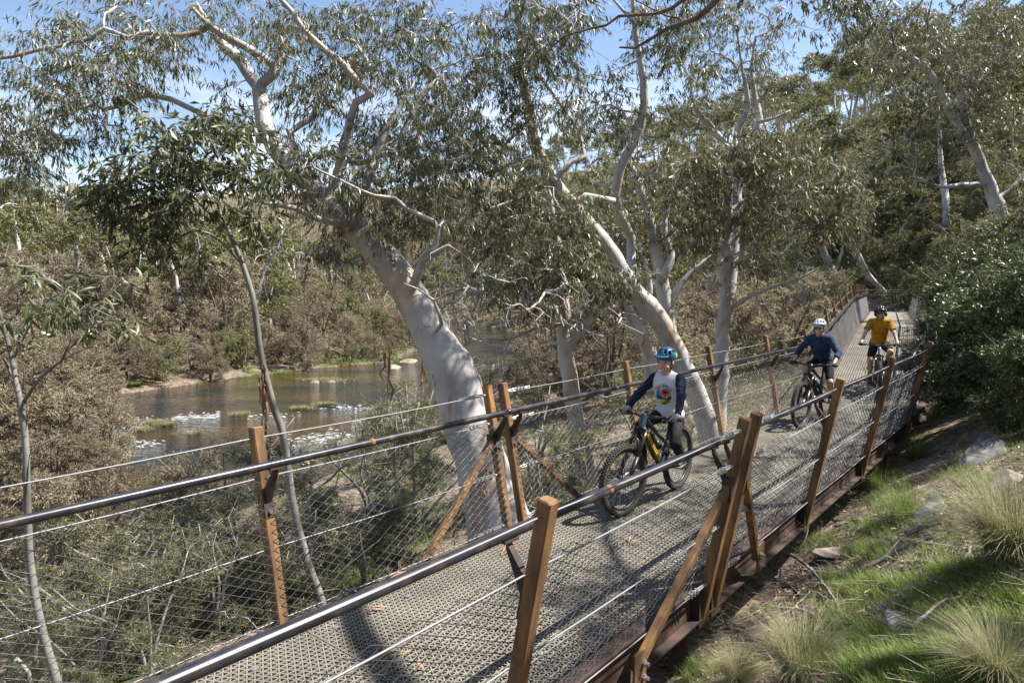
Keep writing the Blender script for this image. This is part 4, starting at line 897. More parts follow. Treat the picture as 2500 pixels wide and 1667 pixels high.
LAND = [(190, 300, 'the leftmost limb of the big gum'), (60, 1100, 'the left edge sapling'), (650, 1000, 'the slender sapling stem'), (430, 450, 'the dark sapling head'), (1060, 850, 'the leaning big trunk'), (1150, 1150, 'the left twin posts'), (630, 1250, 'the single left post'), (320, 1040, 'the left rapid'), (800, 930, 'the grassy islet'), (950, 830, 'the upper rapid'), (1390, 900, 'the upright pale trunk'), (1570, 960, 'the boy'), (1650, 870, 'the slanting bright trunk'), (1760, 800, 'the flaky white trunk'), (1990, 850, 'the rider in blue'), (2130, 820, 'the rider in ochre'), (2100, 690, 'the far end of the footbridge'), (2420, 450, 'the tall twisting hillside trunk'), (2380, 800, 'the dark bush'), (1950, 200, 'the blue sky gap'), (650, 540, 'the bare poplars'), (140, 500, 'the left skyline'), (1800, 300, 'the airy crown'), (2350, 150, 'the upper right crown'), (1540, 500, 'the two curved stems')]
SEEN = {}
def where(desc, x, y, z):
    px, py = vis(x, y, z); d = [math.hypot(px-a, (py-b)*1.2) for a, b, _ in LAND]; k = int(np.argmin(d)); a, b, n = LAND[k]; dx, dy = px-a, py-b
    ang = math.degrees(math.atan2(-dy, dx)) % 360; w = ['right of', 'up and right of', 'above', 'up and left of', 'left of', 'down and left of', 'below', 'down and right of'][int((ang+22.5)//45) % 8]
    rg_ = 'just ' if d[k] < 90 else '' if d[k] < 200 else 'well '
    b0 = f'{desc} {rg_}{w} {n}'; c = [b0]+[f'{b0}, towards {LAND[j][2][4:]}' for j in np.argsort(d)[1:9]]
    c = [q for q in c if len(q.split()) <= 16] or [f'{desc} near {n}']
    for q in c:
        if q not in SEEN: SEEN[q] = 1; return q
    return c[0]
def place(parts, name, label, cat, group, x, y, z, s, rz, sz=1.0):
    r = empty(name, (x, y, z), rz, label, cat, group); r.scale = (s, s, s*sz)
    for n, me, kd in parts:
        o = link(n, me, r); tag(o, kind=kd)
    return r
GF = [lib_plant(100+k, 11, 4.0, .20, 'leaf_far', 'bark_far', 8, 4, (.22, .36), (.06, .10), .5, [16, 20, 14, 18][k], 10, .38, flat=.85, r0=.013, twl=(.3, .8), lean=.12) for k in range(4)]
BR = [lib_plant(120+k, 5.0, 2.9, .09, 'leaf_brown', 'bark_brown', 12, 5, (.10, .18), (.03, .055), .15, [26, 30, 24, 28][k], 10, .12, stems=4, r0=.007, twl=(.2, .55), flat=.8, lean=.2, bare=.15) for k in range(4)]
WT = [lib_plant(140+k, 3.0, 1.7, .05, 'leaf_wattle', 'twig', 13, 5, (.09, .15), (.012, .022), .2, [18, 22, 16][k], 8, .10, stems=4, r0=.0048, twl=(.15, .4), flat=.8, lean=.22, bare=.25) for k in range(3)]
GS = [lib_plant(160+k, 4.0, 2.4, .06, 'leaf_far', 'twig', 10, 5, (.11, .18), (.035, .055), .3, 24, 9, .10, stems=4, r0=.007, twl=(.2, .5), flat=.8, lean=.2) for k in range(3)]
def poplar(seed):
    T = Tree(seed, .6, .02); rg = T.rg; T.limb([[0, 0, -.5, .3], [0, 0, 4, .24], [.1, 0, 9, .15], [0, .1, 15, .03]])
    for k in range(46):
        h = rg.uniform(2, 12.5); a = rg.uniform(0, 6.28); l = rg.uniform(2.5, 5.5)*(1-h/20); w = rg.uniform(.7, 1.6)
        T.limb([[0, 0, h, .045], [math.cos(a)*w*.6, math.sin(a)*w*.6, h+l*.35, .03], [math.cos(a)*w, math.sin(a)*w, h+l, .008]])
    T.grow(np.array([[*(rg.normal(size=2)*.95), rg.uniform(4, 15)] for _ in range(240)]), .25, leafy=False, maxd=4); T.finish(.012, .5)
    mb = MB(); T.wood(mb); return [('trunk', mb.mesh('trunk', M['pop'], True), None)]
M['pop'] = noise_mat('bare poplar wood', [(.3, (.17, .14, .12)), (.7, (.34, .29, .25))], scale=2, rough=.9)
PO = [poplar(180), poplar(181)]
rs = np.random.default_rng(77)
def scatter(n, box, ok, mind, seed):
    rg = np.random.default_rng(seed); out = []
    for _ in range(n*60):
        p = np.array([rg.uniform(box[0], box[1]), rg.uniform(box[2], box[3])])
        if out and np.min(np.hypot(*(np.array(out)-p).T)) < mind*(.6+.4*p[1]/100): continue
        if ok(p): out.append(p)
        if len(out) >= n: break
    return np.array(out)
def sds(p): P = np.array([p]); return sdist(P, PATH)[0][0], sdist(P, NEAR)[0][0], sdist(P, FARB)[0][0]
inview = lambda p, m=.82: abs(p[0]) < m*p[1]+3
def vis(x, y, z): return (1250+FPX*x/y, 696-FPX*(z-EYE)/y)
# hillside gums
def okh(p):
    a, b, c = sds(p); return 4.5 < a < 130 and inview(p) and p[1] > 24 and not (a < 9 and p[1] < 34)
HL = ['olive green gum tree on the wooded hillside above the far end of the footbridge', 'grey green gum tree high on the hill skyline behind the airy crowned gum']
for k, p in enumerate(scatter(190, (-70, 110, 22, 190), okh, 4.4, 1)):
    z = hz(*p); s = rs.uniform(.75, 1.25); hi = z > 16
    place(GF[k % 4], 'gum_tree', where(['olive green gum', 'high grey green gum'][hi], p[0], p[1], z+6), 'tree', ('gum trees high on the hill' if hi else 'gum trees on the lower hillside'), p[0], p[1], z, s, rs.uniform(0, 6.28), rs.uniform(.85, 1.15))
# understorey on the slope
def okh2(p):
    a, b, c = sds(p); return 1.6 < a < 110 and inview(p, .80) and p[1] > 13.5
for k, p in enumerate(scatter(95, (0, 60, 13, 70), okh2, 2.5, 2)):
    s = rs.uniform(.45, .95)*(1 if p[1] < 60 else 1.6)
    if sds(p)[0] < 3.2: s = min(s, .5)
    place(GS[k % 3], 'shrub', where('green undergrowth shrub', p[0], p[1], hz(*p)+1), 'shrub', 'shrubs on the hillside', p[0], p[1], hz(*p), s, rs.uniform(0, 6.28))
# scrub between walkway and river
def okm(p):
    a, b, c = sds(p); return a < -2.6 and b > .5 and inview(p, .8) and p[1] > 15
for k, p in enumerate(scatter(50, (-8, 26, 15, 70), okm, 2.8, 3)):
    z = hz(*p); px, py = vis(p[0], p[1], z); lib = (BR[k % 4] if k % 3 else WT[k % 3]); s = rs.uniform(.5, .95)
    if px < 1000: s = min(s, .35)       # keep the river open to view left of the big trunk
    elif px < 1330: s = min(s, .55)
    place(lib, 'shrub', where('twiggy scrub bush', p[0], p[1], z+1), 'shrub', 'scrub between footbridge and river', p[0], p[1], z, s*(1 if k % 3 else 1.5), rs.uniform(0, 6.28))
def okm2(p):
    a, b, c = sds(p); return a < -4 and b > 1 and p[1] > 34 and p[0]/p[1] > .05
for k, p in enumerate(scatter(26, (0, 30, 34, 140), okm2, 5, 4)):
    place(GF[k % 4], 'gum_tree', where('grove gum tree', p[0], p[1], hz(*p)+5), 'tree', 'gum trees in the grove beyond the white trunks', p[0], p[1], hz(*p), rs.uniform(.65, .95), rs.uniform(0, 6.28))
for k, p in enumerate(scatter(26, (-45, 14, 92, 165), lambda p: not (sds(p)[1] < 1 and sds(p)[2] > -1) and sds(p)[0] < -3 and p[0] > -.3*p[1], 5, 14)):
    place(GF[k % 4], 'gum_tree', where('distant bend gum', p[0], p[1], hz(*p)+5), 'tree', 'gum trees in the grove beyond the white trunks', p[0], p[1], hz(*p), rs.uniform(.6, .95), rs.uniform(0, 6.28))
# far bank: brown scrub stepping up from the water, taller gums and bare poplars behind
def okf(lo, hi):
    def f(p):
        a, b, c = sds(p); return -hi < c < -lo and b < 0 and inview(p, .84)
    return f
for k, p in enumerate(scatter(66, (-62, 0, 26, 95), okf(.1, 5), 2.0, 5)):
    z = hz(*p); isl = -15 < p[0] < -6 and p[1] < 66
    s = rs.uniform(.4, .95)*(.5 if isl and k % 3 else .9)
    place(BR[k % 4] if k % 4 else GS[k % 3], 'shrub', where('brown waterside bush' if k % 4 else 'olive waterside bush', p[0], p[1], z+1), 'shrub', 'brown bushes on the far bank', p[0], p[1], z, s, rs.uniform(0, 6.28))
for k, p in enumerate(scatter(62, (-80, 2, 30, 110), okf(5, 32), 3.9, 6)):
    place(BR[(k+1) % 4] if k % 3 else GS[k % 3], 'shrub', where('tall rounded brown bush' if k % 3 else 'tall olive bush', p[0], p[1], hz(*p)+4), 'shrub', 'tall bushes on the far bank', p[0], p[1], hz(*p), rs.uniform(1.0, 1.6), rs.uniform(0, 6.28))
for k, p in enumerate(scatter(84, (-150, 20, 52, 190), okf(11, 120), 5.6, 7)):
    place(GF[k % 4], 'gum_tree', where('distant gum across the river', p[0], p[1], hz(*p)+7), 'tree', 'distant gums across the river', p[0], p[1], hz(*p), rs.uniform(.75, 1.15), rs.uniform(0, 6.28))
for k, (px, Y, s, lb) in enumerate([(600, 92, 1.0, 'bare leafless poplar just right of the dark sapling head'), (560, 100, .95, 'bare leafless poplar half hidden behind the sapling stem'), (690, 88, 1.05, 'bare leafless poplar left of the big leaning trunk'), (745, 96, .8, 'bare leafless poplar closest to the big leaning trunk'), (165, 105, 1.15, 'bare leafless poplar standing alone above the left skyline'), (215, 110, 1.05, 'second bare poplar on the left skyline, slightly right of the tallest'), (970, 78, .55, 'dark bare poplar trunk by the white rapids')]):
    x = (px-1250)/FPX*Y; place(PO[k % 2], 'poplar_tree', lb, 'tree', None, x, Y, max(hz(x, Y), WATER), s, k*1.3)
# white-stemmed bare trees showing through the far scrub
WB = [lib_plant(190+k, 7, 2.4, .12, 'leaf_brown', 'bark_far', 3, 3, (.1, .2), (.03, .05), .2, 8, 6, .4, stems=2, r0=.012, leafy=True, bare=.8, lean=.2) for k in range(2)]
for k, (px, Y, s) in enumerate([(300, 62, 1.1), (360, 66, .9), (655, 63, 1.15), (420, 75, 1), (730, 70, 1.2), (250, 74, 1.1), (820, 76, 1), (170, 60, .9)]):
    x = (px-1250)/FPX*Y; place(WB[k % 2], 'gum_tree', where('pale bare stemmed tree', x, Y, hz(x, Y)+4), 'tree', 'pale bare trees across the river', x, Y, hz(x, Y), s, k*2.1)
# bushes on the near bank below the left rail
NB = 'bushes below the left rail'
for k, (px, py, Y, s, lib) in enumerate([(430, 1180, 14, .8, 1), (560, 1330, 9.5, .75, 2), (180, 1150, 14, .95, 1), (80, 1230, 11, .85, 0), (450, 1480, 7.6, .6, 2), (300, 1560, 6.6, .5, 0), (100, 1560, 6.5, .55, 1), (760, 1330, 9.3, .5, 1), (900, 1200, 11.5, .7, 2), (960, 1130, 14, .8, 0), (1010, 1220, 10, .6, 1), (720, 1420, 7.6, .5, 0), (880, 1380, 7.7, .4, 2), (620, 1480, 7, .45, 1), (1330, 1180, 10.0, .55, 0), (1440, 1160, 10.5, .42, 1), (1560, 1060, 14.5, .7, 2), (1680, 1010, 15, .6, 0), (1000, 990, 18, .9, 1), (920, 1040, 18, .5, 2), (20, 1400, 8.4, .6, 0), (1310, 1090, 12.5, .7, 2), (640, 1230, 11.5, .6, 0), (330, 1640, 6.0, .42, 1), (500, 1570, 6.6, .42, 0), (180, 1660, 5.7, .36, 2), (620, 1520, 6.9, .34, 1), (760, 1470, 7.2, .36, 2), (960, 1350, 7.9, .38, 0), (400, 1560, 7.4, .5, 2), (40, 1640, 5.8, .4, 0), (-120, 1230, 12, .9, 2), (470, 1400, 9.0, .45, 1)]):
    x = (px-1250)/FPX*Y; z = hz(x, Y)
    br = px < 620 and py < 1260
    place((BR[k % 4] if br else WT[lib]), 'shrub', where(['low grey green wattle bush', 'brown feathery bush'][br], x, Y, z+.6), 'shrub', NB+(' near the water' if br else ''), x, Y, z, s*(.5 if br else .95), k*1.7)
for k, (px, Y, s) in enumerate([(30, 22, .62), (110, 21, .66), (185, 22.5, .6), (60, 24.5, .75), (150, 25.5, .7), (-60, 23, .9), (215, 20.5, .45), (-10, 26, .9), (250, 23.5, .4), (90, 18.8, .5), (170, 18.8, .42)]):
    x = (px-1250)/FPX*Y; z = hz(x, Y); place(BR[k % 4], 'shrub', where('brown feathery bush on the near point', x, Y, z+1), 'shrub', NB+' near the water', x, Y, max(z, WATER-.1), s, k*2.3)
# dark bush beside the deck at right
DB = lib_plant(210, 2.6, 1.35, .05, 'leaf_bush', 'bark_brown', 16, 5, (.05, .09), (.018, .030), .1, 40, 12, .10, stems=5, r0=.0035, twl=(.12, .34), flat=.85, lean=.18)
for k, (px, Y, s, lb) in enumerate([(2420, 11.4, .88, 'dark green bush crowding the right rail behind the last post'), (2520, 10.2, .95, 'dark green bush at the right edge above the lichen rock'), (2440, 13.8, 1.25, 'dark green bush standing behind the one that hides the rail'), (2350, 16.5, .95, 'dark green bush beside the deck where the footbridge bends left'), (2560, 8.4, .55, 'small dark bush partly cut by the right edge')]):
    x = (px-1250)/FPX*Y; place(DB, 'shrub', lb, 'shrub', 'dark bushes right of the deck', x, Y, hz(x, Y)-.1, s, k*1.9)

# ------------------------------------------------------------------ ground cover near the camera
def blades(P, n, L, Wd, spread, rg, arch=.5, seg=3, up=1.0):
    """n arching blades around each point of P"""
    N = len(P)*n; b = np.repeat(P, n, 0); a = rg.uniform(0, 6.28, N); r = np.sqrt(rg.uniform(0, 1, N))*spread
    b = b+np.stack([np.cos(a)*r, np.sin(a)*r, np.zeros(N)], 1); a = a+rg.normal(size=N)*.5
    ln = rg.uniform(.45, 1, N)*L; h = np.stack([np.cos(a), np.sin(a), np.zeros(N)], 1); sd = np.stack([-np.sin(a), np.cos(a), np.zeros(N)], 1); k = rg.uniform(.2, 1, N)[:, None]*arch; w = rg.uniform(.6, 1, N)[:, None]*Wd
    V = []
    for j in range(seg+1):
        t = j/seg; c = b+ln[:, None]*(UP*(t*up-.45*k*t*t*1.4)+h*(k*t*t*.9+.10*t)); ww = w*(1-t)**.7*.5+1e-4; V += [c-sd*ww, c+sd*ww]
    V = np.stack(V, 1); m = 2*(seg+1); o = np.arange(N)[:, None]*m
    Q = np.concatenate([o+np.array([[2*j, 2*j+1, 2*j+3, 2*j+2]]) for j in range(seg)]); return V.reshape(-1, 3), Q
def tussock(px, py, s, label, dry=True, n=1500, off=None):
    p = ground_hit(px, py) if off is None else off; rg = np.random.default_rng(int(px*7+py)); r = wroot('grass_tussock', p, label, 'grass', 'grass tussocks on the slope')
    V, Q = blades(np.array([p-UP*.03]), n, .60*s, .0036*s, .11*s, rg, 1.0, 4); wmesh('blades', V, [Q], [M['grass_dry' if dry else 'grass']], r, kind='stuff'); return r
tussock(1960, 1650, .95, 'pale straw coloured grass tussock at the bottom edge below the leaning brace')
tussock(2480, 1370, 1.35, 'largest bushy straw coloured tussock at the right edge', n=2600)
tussock(2440, 1660, .7, 'yellow green grass tussock in the bottom right corner')
tussock(1800, 1665, .6, 'small straw tussock left of the bottom edge one')
tussock(2300, 1560, .4, 'yellow tussock above the corner near the curved stick', True, 500)
tussock(2150, 1190, 1.0, 'dark green grass clump just beyond the last but one right post', False, 520)
tussock(2240, 1120, 1.05, 'dark green grass clump under the dark bush beside the beam', False, 520)
tussock(2200, 1260, .85, 'bright green grass clump above the grey log', False, 420)
tussock(1420, 1170, .5, 'green grass clump behind the left rail by the boulder', False, 260, np.array([*at(1425, 1150, 9.3)[:2], hz(*at(1425, 1150, 9.3)[:2])]))
# green grass patches
rg = np.random.default_rng(301); P = []
for (px, py, rx, ry, n) in [(2120, 1350, 60, 20, 60), (2250, 1640, 260, 60, 160), (2350, 1450, 200, 120, 160), (2050, 1600, 160, 60, 60), (2300, 1330, 200, 80, 90), (2200, 1240, 120, 60, 60), (2080, 1430, 70, 30, 60), (2280, 1480, 150, 40, 150), (2380, 1560, 130, 60, 200), (2150, 1560, 90, 40, 80), (2450, 1480, 60, 80, 130), (2230, 1640, 180, 40, 220), (2050, 1510, 50, 30, 40), (2420, 1180, 60, 20, 40), (2330, 1150, 60, 30, 40), (1700, 1640, 50, 25, 30), (2000, 1330, 40, 20, 25), (2190, 1210, 60, 40, 70), (2120, 1290, 40, 30, 30), (2450, 1060, 60, 40, 60), (2350, 1090, 40, 30, 30), (2090, 1600, 60, 30, 40), (2470, 1600, 40, 50, 90), (2180, 1430, 60, 20, 40), (2340, 1400, 60, 20, 40)]:
    for _ in range(int(n*1.5)):
        q = ground_hit(px+rg.normal()*rx*.5, min(1800, py+rg.normal()*ry*.6)); P.append(q-UP*.01)
V, Q = blades(np.array(P), 22, .12, .0042, .07, rg, .7, 3); o = link('grass', mesh_np('grass', V, [Q], [M['grass']])); tag(o, 'fresh green grass in patches over the slope at right', kind='stuff')
P = []
for (x0, x1, y0, y1, n) in [(-3.2, -.6, 7, 12, 420), (.2, 3, 9, 14, 260), (3, 6, 12, 17, 160)]:
    for _ in range(n):
        x, y = rg.uniform(x0, x1), rg.uniform(y0, y1); a = sds((x, y))
        if a[0] < -1.4: P.append([x, y, hz(x, y)])
V, Q = blades(np.array(P), 16, .24, .006, .16, rg, .6, 3); o = link('grass', mesh_np('grass', V, [Q], [M['grass']])); tag(o, 'green grass on the flat below the left rail', kind='stuff')
P = []; 
for _ in range(900):
    t = rg.random(); k = rg.integers(3, 6); q = FARB[k]*(1-t)+FARB[k+1]*t; q = q+rg.normal(size=2)*1.0-np.array([.6, 0]); z = hz(*q)
    if -16 < q[0] < -3 and z > WATER-.05: P.append([*q, max(z, WATER)])
for (px, py, n, w) in [(755, 855, 160, 2.6), (930, 880, 100, 1.8), (840, 888, 120, 1.6), (700, 912, 60, .8)]:
    c = onz(px, py, WATER)
    for _ in range(n): P.append([c[0]+rg.normal()*w*.5, c[1]+rg.normal()*w*.3, WATER-.02])
V, Q = blades(np.array(P), 14, .35, .03, .3, rg, .6, 2); o = link('grass', mesh_np('grass', V, [Q], [M['grass']])); tag(o, 'bright green grass fringe on the far bank', kind='stuff')
# islets of sedge and stones in the river
for k, (px, py, w, n, dry, lb) in enumerate([(800, 930, 1.6, 90, True, 'green grassy islet in the middle of the river'), (800, 990, .5, 40, True, 'sedge clump with straw tips in the stream'), (735, 1000, .5, 36, True, 'straw coloured sedge clump left of the pair in the stream'), (380, 1035, .6, 40, True, 'yellow sedge islet beside the left rapid'), (410, 1040, .4, 20, True, 'smaller sedge tuft right beside the yellow islet'), (355, 1052, .5, 24, True, 'sedge tuft nearest the shore below the left rapid'), (592, 1015, .55, 30, True, 'straw sedge clump behind the sapling stem'), (470, 1062, .4, 14, True, 'low straw tuft in the shallows left of the post')]):
    c = onz(px, py, WATER); r = wroot('sedge_islet', c, lb, 'islet', 'islets in the river'); rgk = np.random.default_rng(400+k); e = c/np.linalg.norm(c)
    mb = MB()
    for j in range(7):
        q = c+np.array([rgk.normal()*w*.45, rgk.normal()*w*.2, -.06]); rr_ = rgk.uniform(.12, .3)*min(1, w); an = np.arange(8)*.785
        ring = [q+np.array([math.cos(a)*rr_*1.3, math.sin(a)*rr_, 0]) for a in an]; ring2 = [q+np.array([math.cos(a)*rr_*.8, math.sin(a)*rr_*.6, rr_*.55]) for a in an]
        mb.add(ring+ring2+[q+UP*rr_*.7], [[i, (i+1) % 8, 8+(i+1) % 8, 8+i] for i in range(8)], [[8+i, 8+(i+1) % 8, 16] for i in range(8)])
    mb.build('stone', M['rock_wet'], r, True)
    Pk = np.array([c+np.array([rgk.normal()*w*.5, rgk.normal()*w*.22, 0]) for _ in range(n)]); V, Q = blades(Pk, 22, .34, .02, .18, rgk, .9, 3); wmesh('sedge', V, [Q], [M['grass_dry' if dry else 'grass']], r, kind='stuff')
# low undergrowth on the far slopes
def undergrowth(name, label, boxes, lm, seed, per=20):
    rg = np.random.default_rng(seed); C = []
    for (x0, x1, y0, y1, n) in boxes:
        px = rg.uniform(x0, x1, n); py = rg.uniform(y0, y1, n); k = np.geomspace(12, 330, 260)
        R = np.stack([(px-1250)/FPX, cP-(py-833.5)/FPX*sP, -sP-(py-833.5)/FPX*cP], 1); PX = R[:, None]*k[None, :, None]; Z = PX[..., 2]+EYE
        Hh = height(PX[..., 0].ravel(), PX[..., 1].ravel()).reshape(Z.shape); hit = Z < Hh; i = hit.argmax(1); ok = hit.any(1)
        p = PX[np.arange(n), i]; p[:, 2] = Hh[np.arange(n), i]; dist = k[i]; sp = sdist(p[:, :2], PATH)[0]; sn = sdist(p[:, :2], NEAR)[0]; sf = sdist(p[:, :2], FARB)[0]
        ok &= (dist > 13) & ((sp > 1.8) | (sp < -1.6)) & ~((sn < .4) & (sf > -.3)); C.append(np.c_[p[ok], dist[ok]])
    C = np.vstack(C); s = np.clip(C[:, 3]/45, .35, 2.6); N = len(C)*per; b = np.repeat(C[:, :3], per, 0); S = np.repeat(s, per)
    b = b+rg.normal(size=(N, 3))*np.array([.45, .45, .22])*S[:, None]+UP*(rg.uniform(.02, .75, N)*S)[:, None]; d = rg.normal(size=(N, 3)); d[:, 2] += .3
    V, Q = leaf_geo(b, unit(d), rg.uniform(.14, .3, N)*S, rg.uniform(.035, .07, N)*S, rg, .1); o = link(name, mesh_np(name, V, [Q], [M[lm]])); tag(o, label, kind='stuff')
undergrowth('undergrowth', 'low olive undergrowth covering the hillside', [(1500, 2560, 300, 760, 2600), (900, 1700, 420, 760, 900), (1950, 2560, 560, 780, 1500), (2150, 2560, 420, 720, 1200), (2000, 2560, 150, 480, 900)], 'leaf_far', 601)
undergrowth('undergrowth', 'low brown scrub covering the ground across the river', [(-60, 1000, 480, 900, 1700), (850, 1500, 560, 800, 1200)], 'leaf_brown', 602)
undergrowth('undergrowth', 'low weeds on the flat between the walkway and the river', [(800, 1950, 700, 1050, 1500), (1650, 2050, 800, 1000, 700)], 'leaf_wattle', 603)
# rocks ---------------------------------------------------------------------
def rock(p, size, seed, mt, name, label, rot=0, group=None, cut=.75):
    rg = np.random.default_rng(seed); bm = bmesh.new(); bmesh.ops.create_icosphere(bm, subdivisions=4, radius=1)
    V = np.array([v.co[:] for v in bm.verts]); F = np.array([[v.index for v in f.verts] for f in bm.faces]); bm.free()
    for _ in range(9):
        n = unit(rg.normal(size=3)); d = rg.uniform(cut-.2, cut+.1); h = V@n-d; V = V-np.maximum(h, 0)[:, None]*n*.92
    V += (vnoise(V[:, 0]*3+5, V[:, 1]*3+V[:, 2]*2.1+9, seed)-.5)[:, None]*.14*unit(V)+(vnoise(V[:, 0]*9+5, V[:, 1]*9+V[:, 2]*7+9, seed+3)-.5)[:, None]*.05*unit(V)
    V = V*np.array(size); c, s = math.cos(rot), math.sin(rot); V = V@np.array([[c, s, 0], [-s, c, 0], [0, 0, 1]])
    o = link(name, mesh_np(name, V, [F], [M[mt]], smooth=True), None, p); tag(o, label, 'rock', group); return o
def grock(px, py, size, seed, mt, label, rot=0, sink=.05, tilt=True):
    p = ground_hit(px, py); p = p-UP*size[2]*(sink+.12); o = rock(p, (size[0]*1.1, size[1]*1.15, size[2]*.62), seed, mt, 'rock', label, rot, 'rocks on the slope', .62)
    if tilt: o.rotation_euler = (math.radians(-6), math.radians(-26), rot)
    return o
grock(2390, 1130, (.62, .30, .13), 1, 'rock', 'long grey boulder with yellow lichen under the dark bush', .5)
grock(2290, 1255, (.55, .20, .10), 2, 'rock', 'low weathered grey rock ledge below the lichen boulder', .55)
grock(2050, 1345, (.26, .17, .05), 3, 'rock_tan', 'flat tan slab lying beside the foot of the right brace', .2, .1, False)
grock(2010, 1370, (.10, .07, .05), 4, 'rock_tan', 'small tan stone at the near corner of the flat slab')
grock(2050, 1282, (.09, .07, .06), 5, 'rock', 'roundish grey stone left of its pair in the shade above the slab')
grock(2090, 1290, (.10, .07, .06), 6, 'rock', 'roundish grey stone right of its pair in the shade above the slab')
grock(2240, 1455, (.11, .06, .05), 7, 'rock_tan', 'angular brown stone above the curved stick')
grock(2310, 1420, (.10, .08, .07), 8, 'rock', 'dark upright stone next to the broken wood')
grock(2200, 1545, (.20, .10, .06), 9, 'rock', 'pale grey stone held by the long curved stick', .6)
grock(2480, 1420, (.14, .10, .07), 10, 'rock', 'grey rock under the large tussock at the right edge')
grock(2470, 1190, (.35, .16, .09), 11, 'rock_tan', 'brown rock slab at the right edge above the large tussock', .5)
grock(2300, 1195, (.12, .07, .04), 12, 'rock', 'small grey stone between the ledge and the lichen boulder')
grock(1890, 1415, (.10, .07, .03), 13, 'rock_tan', 'small flat tan stone among the twigs')
grock(2190, 1470, (.16, .09, .03), 14, 'rock', 'pale flat stone half buried in bark chips')
grock(2130, 1430, (.05, .04, .03), 15, 'rock_tan', 'little tan chip of stone beside the bright grass')
p = at(1518, 1135, 9.4); p[2] = hz(p[0], p[1])+.06; rock(p, (.48, .30, .30), 21, 'rock_tan', 'boulder', 'pale rounded boulder behind the left rail near the boy', .4, None, .9)
p = at(2475, 690, 21); rock(p, (1.6, .9, .8), 22, 'rock', 'boulder', 'grey rock outcrop on the slope at the right edge above the dark bush', .4)
for k, (px, py, w) in enumerate([(720, 1130, .5), (745, 1125, .35), (1000, 885, .9), (960, 900, .8)]):
    p = onz(px, py, WATER); rock(p, (w, w*.6, w*.4), 30+k, 'rock_wet', 'rock', ['tan river stone just right of the sapling stem', 'smaller river stone touching the tan one by the sapling', 'pale sand coloured rock at the far water edge by the big trunk', 'low tan rock on the far bank left of the big trunk'][k], .3*k, 'stones in the river')
# sticks, litter ------------------------------------------------------------
def stick(pts, r, label, mt='stick', kids=()):
    P = []
    for (px, py, dz) in pts: q = ground_hit(px, py); P.append([*(q+UP*(dz+r)), r])
    C = catmull(P, .05); n = len(C); C[:, 3] = np.linspace(r*1.15, r*.45, n); C[1:-1, :3] += np.random.default_rng(int(pts[0][0])).normal(size=(n-2, 3))*r*.22
    root_ = wroot('fallen_branch', C[0, :3], label, 'branch', 'fallen branches on the slope'); mb = MB(); mb.tube(C[:, :3], C[:, 3], 8); mb.build('stem', M[mt], root_, True)
    for kd in kids:
        K = []
        for (px, py, dz) in kd: q = ground_hit(px, py); K.append([*(q+UP*(dz+r*.6)), r*.55])
        K = catmull(K, .05); K[:, 3] = np.linspace(r*.55, r*.2, len(K)); mb = MB(); mb.tube(K[:, :3], K[:, 3], 6); mb.build('side_twig', M[mt], root_, True)
stick([(1870, 1365, .16), (1950, 1405, .14), (2000, 1440, .08), (2045, 1490, .02), (2060, 1515, 0)], .016, 'dark forked dead branch leaning from the bark mound to the flat stone', kids=([(1990, 1432, .10), (1950, 1440, .08), (1900, 1450, .05), (1860, 1445, .06)], [(1930, 1395, .15), (1960, 1380, .22), (1975, 1350, .3)]))
stick([(1890, 1495, .02), (1960, 1500, .02), (2000, 1515, .01), (2040, 1530, 0)], .011, 'thin dark fallen branch lying left of the bark mound', kids=([(1960, 1500, .02), (1900, 1520, .02)],))
stick([(1955, 1575, .01), (2060, 1595, .01), (2150, 1590, .03), (2230, 1555, .05), (2290, 1510, .06), (2330, 1490, .05), (2380, 1470, .04)], .017, 'long curved brown stick across the grass at lower right')
stick([(2050, 1420, .01), (2120, 1395, .02), (2200, 1350, .02), (2280, 1325, .02)], .018, 'weathered root like branch running up the slope in the middle', kids=([(2160, 1370, .02), (2200, 1330, .04), (2240, 1310, .05)],))
stick([(2210, 1320, .03), (2250, 1305, .03), (2300, 1290, .03)], .022, 'short grey split log above the root like branch')
stick([(2060, 1640, .01), (2110, 1620, .01), (2130, 1600, .02)], .010, 'short pale twig pointing up from the bottom edge')
stick([(2100, 1460, .01), (2160, 1445, .01), (2200, 1430, .02)], .008, 'thin brown twig in front of the angular stone')
stick([(2330, 1405, .02), (2360, 1375, .03), (2370, 1355, .04)], .016, 'broken reddish wood piece propped on the dark stone')
stick([(1780, 1545, 0), (1850, 1530, .03), (1930, 1500, .03), (2000, 1430, .03)], .007, 'slender grey twig lying across the litter beside the bridge')
stick([(2030, 1250, .02), (2130, 1270, .04), (2220, 1280, .04)], .008, 'thin pale twig in the shade below the dark grass clump')
stick([(2300, 1215, .02), (2400, 1225, .02), (2490, 1215, .03)], .010, 'dark twig lying under the lichen boulder at right')
rg = np.random.default_rng(303); N = 15000; V0 = []
px = rg.uniform(1480, 2600, N); py = 1667-(rg.uniform(0, 1, N)**.8)*620
P = np.array([ground_hit(a, b) for a, b in zip(px[:5000], py[:5000])]); P = np.repeat(P, 3, 0)+np.c_[rg.normal(size=(15000, 2))*.07, np.zeros(15000)]
P[:, 2] = height(P[:, 0], P[:, 1])+.004
d = rg.normal(size=(15000, 3)); d[:, 2] = rg.normal(size=15000)*.22+.05; V, Q = leaf_geo(P, unit(d), rg.uniform(.02, .09, 15000), rg.uniform(.006, .024, 15000), rg, .2)
o = link('leaf_litter', mesh_np('leaf_litter', V, [Q], [M['litter']])); tag(o, 'dry leaves and bark chips strewn over the slope', kind='stuff')
